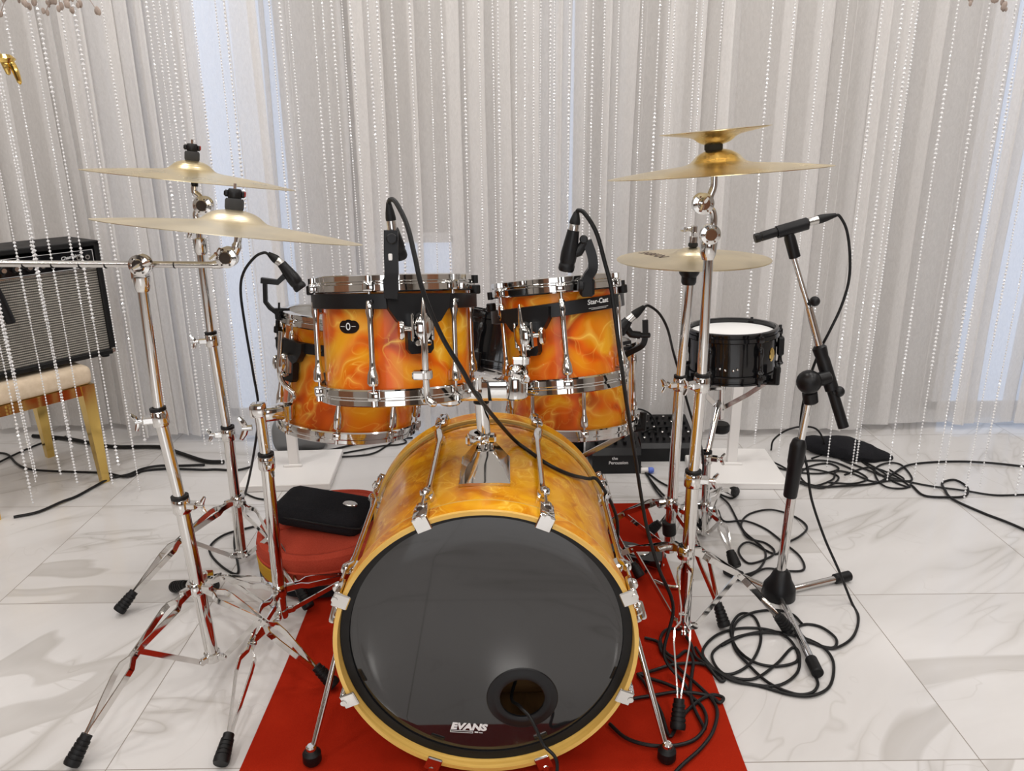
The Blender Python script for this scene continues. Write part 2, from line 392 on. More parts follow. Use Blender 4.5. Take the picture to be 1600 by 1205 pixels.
# ------------------------------------------------------------------ sheer backdrop and bead strings
def curtain(x0, x1, yb, seed, label, amp=.035, hem=.03):
    """gathered sheer: flat runs with real folded-over pleats, so the layers overlap"""
    rnd = random.Random(seed*13+5); ctl = []; x = x0; y = yb
    while x < x1:
        w = rnd.choice((.04, .06, .08, .11, .15))*rnd.uniform(.8, 1.3); y1 = yb+rnd.uniform(-amp, amp)
        for q in (0, .35, .7, 1): ctl.append((x+w*q, y+(y1-y)*q+.006*math.sin(q*PI)*rnd.uniform(-1, 1)))
        x += w; y = y1
        if rnd.random() < .8:
            f = rnd.uniform(.012, .05); g = rnd.uniform(.006, .014)
            ctl += [(x+.004, y+g*.5), (x-f*.5, y+g), (x-f, y+g*1.3), (x-f-.003, y+g*1.7), (x-f*.5, y+g*2.1)]; y = y+g*2.1
            if y > yb+amp: y -= amp*.6
    c2 = [(p.x, p.y) for p in catmull([Vector((a, b, 0)) for a, b in ctl], 3)]
    nz = 16; mb = MB(); vs = []; n = len(c2)
    for k in range(nz+1):
        zf = k/nz; z = hem+(ZC-.05-hem)*zf
        for a, b in c2:
            dx = .018*mnoise.noise(Vector((a*2, z*.6, seed)))+.006*mnoise.noise(Vector((a*9, z*1.1, seed)))
            dy = (.012+.02*(1-zf))*mnoise.noise(Vector((a*6, z*.7, seed+4)))
            vs.append((a+dx, b+dy, z+(.012*mnoise.noise(Vector((a*6, seed, 2))) if k == 0 else 0)))
    fs = [(j*n+i, j*n+i+1, (j+1)*n+i+1, (j+1)*n+i) for j in range(nz) for i in range(n-1)]
    mb.add(vs, fs); o = mb.build('sheer_curtain', sheer, loc=((x0+x1)/2, yb, hem), sharp=80)
    tag(o, label, 'curtain', 'sheer curtain panels of the backdrop')
curtain(-3.3, -1.52, 3.19, 1, 'white sheer curtain panel hanging behind the guitar amplifier, leftmost of the backdrop')
curtain(-1.60, -.96, 3.07, 2, 'white sheer curtain panel behind the two left crash cymbals, second panel from the left', .03)
curtain(-1.02, -.50, 3.16, 3, 'bluish window-lit sheer curtain panel behind the microphone of the left floor tom', .03)
curtain(-.56, .10, 3.08, 4, 'white sheer curtain panel directly behind the larger rack tom', .035)
curtain(.04, .66, 3.15, 5, 'white sheer curtain panel behind the smaller rack tom and its microphone', .035)
curtain(.60, 1.40, 3.07, 6, 'white sheer curtain panel behind the hi-hat and the black side snare', .04)
curtain(1.32, 3.3, 3.13, 8, 'white sheer curtain panel to the right of the overhead microphone, rightmost of the backdrop', .04)

def beads():
    mb = MB(); rnd = random.Random(5)
    octv = [(1, 0, 0), (-1, 0, 0), (0, 1, 0), (0, -1, 0), (0, 0, 1), (0, 0, -1)]
    octf = [(0, 2, 4), (2, 1, 4), (1, 3, 4), (3, 0, 4), (2, 0, 5), (1, 2, 5), (3, 1, 5), (0, 3, 5)]
    xs = []
    x = -2.3
    while x < 2.4:
        xs.append(x)
        if rnd.random() < .35: xs.append(x+rnd.uniform(.015, .03))
        x += rnd.uniform(.045, .085)
    V = []; F = []
    for x in xs:
        yb = 2.93-.20*x*x+rnd.uniform(-.04, .05)
        if abs(x) < .75: yb = 2.95+rnd.uniform(-.02, .03)
        z = rnd.choice((.0, .02, .05, .09, .12, .2))+.012 if abs(x) > .4 else rnd.uniform(.2, .5)
        if -.25 < x < .85: z = max(z, .19)
        if .60 < abs(x) < 1.06: z = max(z, .05)
        if abs(abs(x)-.84) < .035 or -2.2 < x < -1.95 and False: continue
        base = .0040 if rnd.random() < .6 else .0050
        ph = rnd.uniform(0, 9)
        while z < 2.6:
            big = math.sin(z*9+ph) > .45
            r = base*(1.25 if big else .8); h = r*(1.1 if big else 1.5)
            o = len(V); a = rnd.uniform(0, 2); ca, sa = math.cos(a), math.sin(a)
            px = x+.004*math.sin(z*1.3+ph); py = yb
            for v in octv: V.append(Vector((px+r*(v[0]*ca-v[1]*sa), py+r*(v[0]*sa+v[1]*ca), z+h*v[2])))
            F += [tuple(i+o for i in f) for f in octf]
            z += 2*h*.98
    mb.v = V; mb.f = F
    o = mb.build('bead_curtain', beadM, loc=(0, 2.9, 0), sharp=20)
    tag(o, 'clear crystal bead strings hanging in rows in front of the white sheer backdrop', 'bead curtain', kind='stuff')
beads()

# ------------------------------------------------------------------ shared hardware
def wing(mb, c, axis, up, s=1.0):
    c = Vector(c); axis = Vector(axis).normalized(); up = Vector(up).normalized()
    mb.cyl(c, c+axis*.016*s, .0055*s, 14)
    for sg in (-1, 1):
        p = c+axis*.010*s
        mb.tube([p, p+up*sg*.010*s+axis*.004*s, p+up*sg*.020*s+axis*.010*s], [.005*s, .0055*s, .0035*s], 8)
def clamp(C, d, r, parent, side=(1, 0, 0), wingnut=True, h=.034):
    d = Vector(d).normalized(); C = Vector(C)
    mb = MB().lathe([(r*.75, -h/2), (r+.0035, -h/2), (r+.005, -h/2+.003), (r+.005, h/2-.004), (r+.003, h/2), (r*.75, h/2)], 24, tiltz(C, d))
    s = Vector(side); s = (s-s.dot(d)*d).normalized()
    mb.box(C+s*(r+.010), (.024, .016, .022), tiltz((0, 0, 0), s.cross(d), 0).to_3x3(), .003)
    k = mb.build('clamp', chrome, parent)
    MB().lathe([(r*.8, h/2), (r+.004, h/2), (r+.004, h/2+.007), (r*.8, h/2+.008)], 24, tiltz(C, d)).build('collar_ring', rubber, k)
    if wingnut:
        w = MB(); wing(w, C+s*(r+.021), s, d+s*.1, .95); w.build('wing_nut', chrome, k)
    return k
def tubepart(a, b, r, parent, name='tube', m_=None):
    return MB().cyl(a, b, r, 24, .001).build(name, m_ or chrome, parent)
def foot(tip, d, parent, L=.062, r=.0165):     # ridged rubber foot; d points up along the leg
    d = Vector(d).normalized(); tip = Vector(tip)
    lift = r*math.sqrt(max(0, 1-d.z*d.z))
    b = Vector((tip.x, tip.y, lift+.0005+(cz+.002 if -.55 < tip.x < .477 and 1.15 < tip.y < 2.44 else 0)))
    pr = [(1e-5, 0), (r*.9, 0), (r, .004)]
    for k in range(5): z = .008+(L-.016)*k/5; rr = r*(1-.22*k/5); pr += [(rr, z), (rr, z+.006), (rr-.002, z+.0065), (rr-.002, z+.0085)]
    pr += [(r*.7, L), (1e-5, L)]
    MB().lathe(pr, 20, tiltz(b, d)).build('rubber_foot', rubber, parent)
    return b+d*L*.8
def dleg(hub, tip, parent, br=None, bend=.03, spread=.017, w=.0145, single=False, m_=None, r=.0165, L=.062, wob=True):
    """double-braced flat-bar tripod leg with a rubber foot; br = brace start on the column"""
    hub = Vector(hub); tip = Vector(tip); d0 = tip-hub
    endd = Vector((-d0.x, -d0.y, max(.05, -d0.z)*1.35)).normalized()
    lat = Vector((d0.y, -d0.x, 0)).normalized()
    lg = MB(); hold = []
    tipz = tip+endd*L*.85+Vector((0, 0, .008))
    def pt(s): return hub.lerp(tipz, s)+Vector((0, 0, bend*math.sin(PI*s)))
    prof = [(0, .3), (.10, .35), (.15, 1), (.20, 1), (.46, .28), (.55, .28), (.60, 1), (.68, 1), (.93, .25), (1, .2)] if wob else [(0, .3), (.08, .7), (.5, .7), (.9, .6), (1, .2)]
    for sg in (-1, 1):
        lg.bar([pt(s)+lat*sg*spread*o for s, o in prof], w, .0032, lat)
    lg.cyl(pt(.505)-lat*spread*.55, pt(.505)+lat*spread*.55, .0045, 10)
    o = lg.build('leg', m_ or chrome, parent)
    foot(tip, endd, o, L, r)
    if br is not None:
        MB().bar([Vector(br), pt(.5)], .012, .0035, lat).cyl(Vector(br)-lat*.005, Vector(br)+lat*.005, .007, 12).build('brace', chrome, parent)
    return o
def hubring(C, r, parent, d=(0, 0, 1), tips=()):
    mb = MB().lathe([(r*.75, -.016), (r+.004, -.016), (r+.0055, -.012), (r+.0055, .012), (r+.003, .016), (r*.75, .016)], 24, tiltz(C, d))
    for t in tips:
        q = Vector(t)-Vector(C); q.z = 0; q.normalize()
        mb.box(Vector(C)+q*(r+.011), (.03, .014, .022), Matrix.Rotation(math.atan2(q.y, q.x), 3, 'Z'), .003)
    return mb.build('leg_hub', chrome, parent)
def tilter(C, axis, parent, r=.020, t=.030):    # ratchet tilter: two toothed discs and a wing screw
    a = Vector(axis).normalized(); C = Vector(C)
    mb = MB().lathe([(1e-5, -t/2), (r*.55, -t/2), (r*.62, -t/2+.003), (r, -t/2+.005), (r, -.002), (r*.9, -.001), (r*.9, .001), (r, .002), (r, t/2-.005), (r*.62, t/2-.003), (r*.55, t/2), (1e-5, t/2)], 28, tiltz(C, a))
    for k in range(6):
        q = tiltz(C, a) @ Vector((r*.75*math.cos(k*PI/3), r*.75*math.sin(k*PI/3), t/2-.004)); mb.cyl(q, q+a*.003, .002, 8)
    return mb.build('tilter', chrome, parent)

# ------------------------------------------------------------------ cymbals
def cymbal(name, label, C, ang, e, Rr, bellr, bellh, bow, m_, parts, flip=False, thick=.0012):
    M = frame(C, ang, e); o = thing(name, label, 'cymbal', C)
    if flip: M = M @ Matrix.Rotation(PI, 4, 'X')
    pr = []
    N = 40
    for i in range(N+1):
        r = .006+(Rr-.006)*i/N
        b = bellh*(math.cos(PI*min(1, r/bellr))+1)/2 if r < bellr else 0
        b = bellh*math.sqrt(max(0, 1-(r/(bellr*1.06))**2)) if r < bellr else bellh*math.sqrt(1-(1/1.06)**2)*math.exp(-(r-bellr)/.008)
        pr.append((r, b-bow*(r/Rr)**1.7))
    pr2 = pr+[(r, z-thick) for r, z in pr[::-1]]
    off = bow*.5
    pr2 = [(r, z+off) for r, z in pr2]
    MB(M).lathe(pr2, 96, closed=True).build('plate', m_, o, sharp=60)
    top = bellh+off
    if parts:                                       # felts and wing nut
        f = MB(M)
        f.lathe([(.005, top-.002), (.0165, top-.002), (.018, top+.003), (.018, top+.017), (.016, top+.021), (.005, top+.021)], 28)
        f.build('felt', felt, o)
        n = MB(M); n.lathe([(1e-5, top+.021), (.0125, top+.021), (.0135, top+.024), (.0135, top+.036), (.011, top+.040), (1e-5, top+.040)], 20)
        for sg in (-1, 1): n.box((sg*.0155, 0, top+.030), (.010, .012, .013), bev=.003)
        n.build('wing_nut', plastic, o)
        rr = MB(M); rr.box((.019*parts, 0, top+.031), (.004, .0125, .011), bev=.0015); rr.build('nut_cap', redplastic, o)
        MB(M).cyl((0, 0, top+.04), (0, 0, top+.05), .003, 10).build('thread', chrome, o)
    return o, M

# ------------------------------------------------------------------ tom drums
def make_tom(name, label, C, ang, e, Rs, Rh, Hs, nl, lug0, wrap, headm, band=None, badge=None, cat='drum', hoopm=None, hooph=.032, lugm=None):
    M = frame(C, ang, e); o = thing(name, label, cat, C); h2 = Hs/2; hm = hoopm or chrome; lm = lugm or chrome
    MB(M).lathe([(Rs, -h2), (Rs, h2), (Rs-.007, h2), (Rs-.007, -h2)], 72, closed=True).build('shell', wrap, o)
    def hoop(z, s, nm):
        p = [(Rs+.002, -.010), (Rh-.003, -.010), (Rh, -.007), (Rh, .004), (Rh-.004, .006), (Rh-.004, .009), (Rh-.001, .011), (Rh-.001, hooph-.012), (Rh-.004, hooph-.010), (Rs-.004, hooph-.010), (Rs-.004, hooph-.013), (Rs+.002, hooph-.016)]
        mb = MB(M); mb.lathe([(r, z+s*q) for r, q in p], 72, closed=True)
        for k in range(nl):
            a = R(lug0+360*k/nl); q = Vector((math.sin(a)*(Rh), -math.cos(a)*(Rh), z+s*.001))
            mb.box(q, (.020, .018, .019), Matrix.Rotation(a, 3, 'Z'), .004, 2)
            mb.cyl(q+Vector((math.sin(a)*.002, -math.cos(a)*.002, s*.008)), q+Vector((math.sin(a)*.002, -math.cos(a)*.002, s*.019)), .0045, 10)
        mb.build(nm, hm, o)
    hoop(h2, 1, 'top_hoop'); hoop(-h2, -1, 'bottom_hoop')
    MB(M).lathe([(1e-5, h2+.004), (Rs-.010, h2+.004), (Rs-.002, h2+.001), (Rs-.002, h2-.002), (1e-5, h2+.001)], 64).build('drum_head', headm, o)
    MB(M).lathe([(1e-5, -h2-.004), (Rs-.010, -h2-.004), (Rs-.002, -h2-.001), (Rs-.002, -h2+.002), (1e-5, -h2-.001)], 64).build('drum_head', headgrey, o)
    for k in range(nl):
        a = R(lug0+360*k/nl); q = Vector((math.sin(a), -math.cos(a), 0)); mb = MB(M)
        zs = [h2-.004, h2-.02, h2-.026, h2-.045, h2-.058, -h2*.35, -h2*.5, -h2*.62, -h2+.022, -h2+.018, -h2+.017, -h2+.001]
        rs = [.003, .003, .0075, .0085, .0055, .0055, .0068, .0105, .0115, .009, .003, .003]
        mb.tube([q*(Rs+.013)+Vector((0, 0, z)) for z in zs], rs, 14)
        mb.box(q*(Rs+.006)+Vector((0, 0, -h2*.72)), (.016, .014, .022), Matrix.Rotation(a, 3, 'Z'), .003)
        mb.box(q*(Rs+.006)+Vector((0, 0, h2-.04)), (.012, .014, .016), Matrix.Rotation(a, 3, 'Z'), .003)
        mb.build('lug', lm, o)
    if badge is not None:
        a = R(badge); q = Vector((math.sin(a), -math.cos(a), 0))
        # small dark oval badge following the shell
        def bp(u, v): aa = a+u/Rs; return Vector((math.sin(aa)*(Rs+.0012), -math.cos(aa)*(Rs+.0012), v))
        out = []
        for k in range(40):
            tt = 2*PI*k/40; c_, s_ = math.cos(tt), math.sin(tt)
            rr = .0155+.0035*math.cos(2*tt)+.0022*math.exp(-((abs(abs(tt-PI)-PI/2)-PI/2)/.5)**2)-(.0022*math.exp(-((abs(c_)-.55)/.18)**2) if s_ > 0 else 0)
            out.append((rr*c_*1.08, rr*s_*1.05))
        zc_ = h2*.28
        vs = [bp(0, zc_)]+[bp(u, v+zc_) for u, v in out]
        fs = [(0, 1+k, 1+(k+1) % 40) for k in range(40)]
        vs += [v*1.0-q*.0008 for v in vs]; fs += [(1+k, 42+k, 42+(k+1) % 40, 1+(k+1) % 40) for k in range(40)]
        b = MB(M).add(vs, fs).build('badge', gloss_black, o)
        T = MB(M); MQ = Matrix((Vector((math.cos(a), math.sin(a), 0)), Vector((0, 0, 1)), q)).transposed().to_4x4(); MQ.translation = q*(Rs+.002)+Vector((0, 0, zc_))
        T.lathe([(.0042, 0), (.0060, 0), (.0060, .0006), (.0042, .0006)], 24, MQ @ Matrix.Diagonal((.85, 1.15, 1, 1)), closed=True)
        for sg in (-1, 1): T.box(MQ @ Vector((sg*.0125, 0, .0004)), (.009, .0008, .0008), MQ.to_3x3())
        T.build('emblem', whiteprint, b)
    if band:
        a0, a1, zb, dz, am = band       # from, to (deg from facing), height, slope, mount angle
        rb = Rh-.001; n = 40; vs = []; fs = []
        for k in range(n+1):
            a = R(a0+(a1-a0)*k/n); z = zb+dz*math.sin(a); e_ = min(k, n-k)
            for rr, zz in ((rb, -.014), (rb+.006, -.013), (rb+.006, .013), (rb, .014)): vs.append((math.sin(a)*rr, -math.cos(a)*rr, z+zz))
        for k in range(n):
            for j in range(4): fs.append((k*4+j, k*4+(j+1) % 4, k*4+4+(j+1) % 4, k*4+4+j))
        fs += [(0, 1, 2, 3), tuple(n*4+j for j in (3, 2, 1, 0))]
        bd = MB(M).add(vs, fs).build('suspension_band', plastic, o)
        rv = MB(M)
        for s_ in (-30, -10, 10, 30):
            a = R(am+s_); q = Vector((math.sin(a), -math.cos(a), 0))*(rb+.006)+Vector((0, 0, zb+dz*math.sin(a)))
            rv.ball(q, .0045, 10)
        rv.build('rivet_row', gloss_black, bd)
        for s_ in (a0+4, a1-4):
            a = R(s_); q = Vector((math.sin(a), -math.cos(a), 0))*(rb+.004)
            g = MB(M); g.cyl(q+Vector((0, 0, zb+.012+dz*math.sin(a))), q+Vector((0, 0, zb+.030+dz*math.sin(a))), .010, 14, .002); g.cyl(q+Vector((0, 0, zb+.030)), q+Vector((0, 0, zb+.046)), .006, 12)
            g.build('rubber_grommet', rubber, bd)
        # mounting plate hanging under the band
        a = R(am); q = Vector((math.sin(a), -math.cos(a), 0)); MQ = Matrix((Vector((math.cos(a), math.sin(a), 0)), Vector((0, 0, 1)), q)).transposed().to_4x4(); MQ.translation = q*(rb+.001)+Vector((0, 0, zb+dz*math.sin(a)))
        k_ = 1.0 if Rs > .14 else .88
        poly = [(-.058, .012), (.058, .012), (.056, -.012), (.040, -.036), (.024, -.044), (.024, -.086), (.018, -.094), (-.018, -.094), (-.024, -.086), (-.024, -.044), (-.040, -.036), (-.056, -.012)]
        MB(M).prism([(x*k_, y*k_) for x, y in poly], -.010, .008, MQ).build('mount_plate', plastic, o)
        # tilter on the plate: oval chrome body, wing screw
        tl = MB(M)
        tl.lathe([(1e-5, .026), (.008, .0255), (.0135, .022), (.0155, .017), (.0155, .002), (1e-5, .002)], 28, MQ @ Matrix.Translation((0, -.046*k_, .010)) @ Matrix.Diagonal((1, 1.75, 1, 1)))
        for sx in (-1, 1): tl.box(MQ @ Vector((sx*.0185, -.046*k_, .014)), (.005, .050, .022), MQ.to_3x3(), .002)
        tl.box(MQ @ Vector((0, -.074*k_, .018)), (.030, .010, .020), MQ.to_3x3(), .003)
        tb = tl.build('tilter', chrome, o)
        w_ = MB(M); sd = -1 if Rs > .13 else 1
        c0 = MQ @ Vector((sd*.021, -.048*k_, .016)); c1 = MQ @ Vector((sd*.036, -.048*k_, .016)); w_.cyl(c0, c1, .005, 12)
        w_.lathe([(1e-5, -.004), (.010, -.004), (.0115, 0), (.010, .004), (1e-5, .004)], 20, MQ @ Matrix.Translation((sd*.038, -.050*k_, .018)) @ Matrix.Rotation(R(90), 4, 'Y') @ Matrix.Diagonal((.75, 1.6, 1, 1))); w_.build('wing_nut', chrome, tb)
        return o, M, M @ MQ
    return o, M, None

def arc_text(M, txt, a0, r, z, size, slope=0, bold=0, shear=0, ext=.0004):
    t = text_mb(txt, Matrix(), size, ext, bold, shear); mb = MB(M)
    vs = []
    for v in t.v:
        a = R(a0)+v.x/r; rr = r+v.z
        vs.append((math.sin(a)*rr, -math.cos(a)*rr, z+v.y+slope*math.sin(a)))
    return mb.add(vs, t.f)
# ------------------------------------------------------------------ bass drum
BX, BY, BZ, BR = -.046, 1.50, .302, .288
Mb = Matrix(((1, 0, 0, BX), (0, 0, -1, BY), (0, 1, 0, BZ), (0, 0, 0, 1)))     # local z towards the camera
def bass_drum():
    o = thing('bass_drum', 'large bass drum in amber swirl wrap with a black front head, on the red carpet', 'drum', (BX, BY, 0))
    def ap(th, r, z): return Vector((math.sin(R(th))*r, math.cos(R(th))*r, z))
    MB(Mb).lathe([(.276, -.228), (.276, .228), (.268, .228), (.268, -.228)], 128, closed=True).build('shell', basswrap, o)
    MB(Mb).lathe([(.2675, -.226), (.2675, .226), (.2665, .226), (.2665, -.226)], 96, closed=True).build('shell_lining', innerwood, o)
    for s, nm in ((1, 'front_hoop'), (-1, 'rear_hoop')):
        p = [(.2795, .212), (BR-.0008, .212), (BR, .2135), (BR, .2585), (BR-.0008, .26), (.2795, .26)]
        h = MB(Mb).lathe([(r, z*s) for r, z in p], 144, closed=True).build(nm, maple, o)
        MB(Mb).lathe([(BR-.001, .218*s), (BR+.0006, .218*s), (BR+.0006, .254*s), (BR-.001, .254*s)], 144, closed=True).build('hoop_inlay', basswrap, h)
        MB(Mb).lathe([(.2768, .205*s), (.2815, .2045*s), (.2815, .211*s), (.2768, .211*s)], 128, closed=True).build('head_rim', steel, o)
    # front head with port hole
    hz = .232; hc = Vector((.068, -.135)); hr = .047; N = 128; vs = []; fs = []; K = 10
    def outr(k): a = 2*PI*k/N; return Vector((math.cos(a), math.sin(a)))*.2775
    for k in range(N):
        a = 2*PI*k/N; i_ = hc+Vector((math.cos(a), math.sin(a)))*hr
        d = Vector((math.cos(a), math.sin(a))); b = hc.dot(d); t = -b+math.sqrt(b*b+.2775**2-hc.length_squared); ou = hc+d*t
        for j in range(K+1):
            q = i_.lerp(ou, j/K); vs.append((q.x, q.y, hz-.004*max(0, (q.length-.262)/.0155)**2))
    for k in range(N):
        k2 = (k+1) % N
        for j in range(K): fs.append((k*(K+1)+j, k*(K+1)+j+1, k2*(K+1)+j+1, k2*(K+1)+j))
    hd = MB(Mb).add(vs, fs).build('front_head', filmhead, o)
    MB(Mb).lathe([(.262, .2325), (.2785, .2285), (.2785, .236), (.262, .2345)], 128, closed=True).build('head_collar', rubber, hd)
    MB(Mb).lathe([(1e-5, -.232), (.2775, -.228), (.2775, -.231), (1e-5, -.235)], 96).build('rear_head', headwhite, o)
    T = Mb @ Matrix.Translation((hc.x, hc.y, hz))
    MB(T).lathe([(hr-.003, -.003), (hr-.003, .0015), (hr-.001, .0028), (hr+.010, .0030), (hr+.012, .0022), (hr+.022, .0018), (hr+.0235, .0004), (hr+.0235, -.001)], 64, closed=True).build('port_ring', plastic, hd)
    # printed maker's word on the head
    T = Mb @ Matrix.Translation((-.040, -.209, hz+.0006)) @ Matrix.Rotation(R(-5), 4, 'Z')
    t = text_mb('EVANS', T @ Matrix.Diagonal((1.12, 1, 1, 1)), .021, .0003, .0011, .18)
    u = lambda x, y, w, h: t.add([T @ Vector(p) for p in ((x, y, 0), (x+w, y, 0), (x+w, y+h, 0), (x, y+h, 0), (x, y, .0004), (x+w, y, .0004), (x+w, y+h, .0004), (x, y+h, .0004))], [(4, 5, 6, 7), (0, 1, 5, 4), (1, 2, 6, 5), (2, 3, 7, 6), (3, 0, 4, 7)])
    u(-.036, -.0040, .046, .0010); u(-.036, -.0082, .046, .0010); u(-.036, -.0082, .001, .005); u(.009, -.0082, .001, .005); u(.013, -.0066, .007, .0028); u(.021, -.0066, .008, .0014)
    t.build('head_print', whiteprint, hd)
    # pillow inside, seen through the port
    pb = MB(); pb.box((BX+.05, BY+.02, BZ-.20), (.30, .25, .09), bev=.035, seg=3); pb.build('damping_pillow', innerwood, o)
    # lugs, claws and tension rods
    for k in range(8):
        th = 22.5+45*k
        for s in (1, -1):
            c = MB(Mb); rot = Matrix.Rotation(-R(th), 3, 'Z')
            c.box(ap(th, BR+.008, .236*s), (.028, .013, .050), rot, .004, 2)
            c.box(ap(th, BR-.002, .2635*s), (.030, .030, .006), rot, .002)
            c.cyl(ap(th, BR+.011, .232*s), ap(th, BR+.011, .218*s), .010, 16, .002)
            c.cyl(ap(th, BR+.010, .262*s), ap(th, BR+.010, .268*s), .006, 8)
            c.build('claw_hook', chrome, o)
        l = MB(Mb); r0 = .276
        zs = [.222, .168, .166, .158, .140, .128, .110, -.110, -.128, -.140, -.158, -.166, -.168, -.222]
        rs = [.0032, .0032, .0085, .0105, .0105, .0085, .0062]; rs = rs+rs[::-1]
        pts = [ap(th, BR+.010 if abs(z) > .15 else r0+.013, z) for z in zs]
        l.tube(pts, rs, 14)
        for z in (.145, -.145): l.box(ap(th, r0+.004, z), (.018, .016, .034), Matrix.Rotation(-R(th), 3, 'Z'), .004)
        l.build('lug', chrome, o)
    # spurs
    for sg, tip in ((-1, G(489, 1196, .0)), (1, G(1041, 1192, .0))):
        a = Vector((BX+sg*.292, 1.385, .285)); q = Vector((tip.x, tip.y, .03)); d = (q-a).normalized()
        b = MB(); rt = d.to_track_quat('Z', 'Y').to_matrix()
        b.box(a+Vector((sg*.004, 0, .0)), (.024, .030, .052), rt, .005, 2).box(a+Vector((-sg*.008, 0, .005)), (.014, .040, .07), None, .004)
        b.box(a+Vector((sg*.022, -.006, .004)), (.016, .018, .040), rt, .006, 2).box(a+Vector((sg*.012, -.02, .012)), (.016, .02, .018), rt, .005, 2)
        sp = b.build('spur_bracket', chrome, o)
        MB().cyl(a-d*.045, q+d*.002, .0062, 16).build('spur', chrome, o)
        MB().lathe([(1e-5, .0), (.015, 0), (.019, .006), (.0185, .024), (.013, .031), (1e-5, .031)], 20, Matrix.Translation((tip.x, tip.y, cz+.002))).build('rubber_foot', rubber, o)
        MB().cyl((tip.x, tip.y, .036), (tip.x, tip.y, .050), .0105, 16, .003).build('foot_nut', chrome, o)
    # mount plate on top of the shell
    c = G(757, 735, .60); vs = []; fs = []
    yb0 = G(757, 758, .578).y; yb1 = yb0+.135; xc = c.x
    def zs_(x): return BZ+math.sqrt(max(0, .2765**2-(x-BX)**2))
    rings = [(.050, 0, 1.0, 0), (.050, 0, 1.0, .006), (.047, .006, .95, .010), (.026, .050, .62, .040), (.020, .058, .55, .046)]
    for w, dy, wy, h in rings:
        for x, y in ((-w, yb0+dy), (-w*.55, yb0+dy-.003), (w*.55, yb0+dy-.003), (w, yb0+dy), (w*wy, yb1), (-w*wy, yb1)): vs.append((xc+x, y, zs_(xc+x)+h+.0005))
    for i in range(len(rings)-1):
        for j in range(6): fs.append((i*6+j, i*6+(j+1) % 6, i*6+6+(j+1) % 6, i*6+6+j))
    fs += [(5, 4, 3, 2, 1, 0), tuple(24+j for j in range(6))]
    MB().add(vs, fs).build('tom_mount_base', chrome, o, sharp=20)
    return xc, yb1
mx, my = bass_drum()
# ------------------------------------------------------------------ rack toms
TL = P(620, 526, 1.50); TR = P(874, 520, 1.60)
tomL, ML, QL = make_tom('rack_tom', 'larger orange swirl rack tom with round black badge, left of the tom holder', TL, -2, 3.0, .142, .156, .195, 6, -17, tomwrap, headgrey, band=(-88, 88, .071, -.003, 15), badge=-37)
tomR, MR, QR = make_tom('rack_tom', 'smaller orange swirl rack tom with a printed black band, right of the tom holder', TR, -5, 3.0, .122, .136, .187, 6, 4, tomwrap, headgrey, band=(-92, 92, .052, .007, -26))
bandR = [c for c in tomR.children if c.name.startswith('suspension_band')][0]
t_ = arc_text(MR, 'Star-Cast', 35, .136+.0055, .052+.001, .0135, .007, .0002, .1)
t_.build('band_print', whiteprint, bandR)
k_ = MB(MR)
for z, w in ((-.0065, .17), (-.009, .13)):
    k_.tube([(math.sin(R(35)+a)*(.1423), -math.cos(R(35)+a)*.1423, .052+z+.007*math.sin(R(35)+a)) for a in [w*(i/8-.5)*2 for i in range(9)]], .0004, 5)
k_.build('band_rule', whiteprint, bandR)
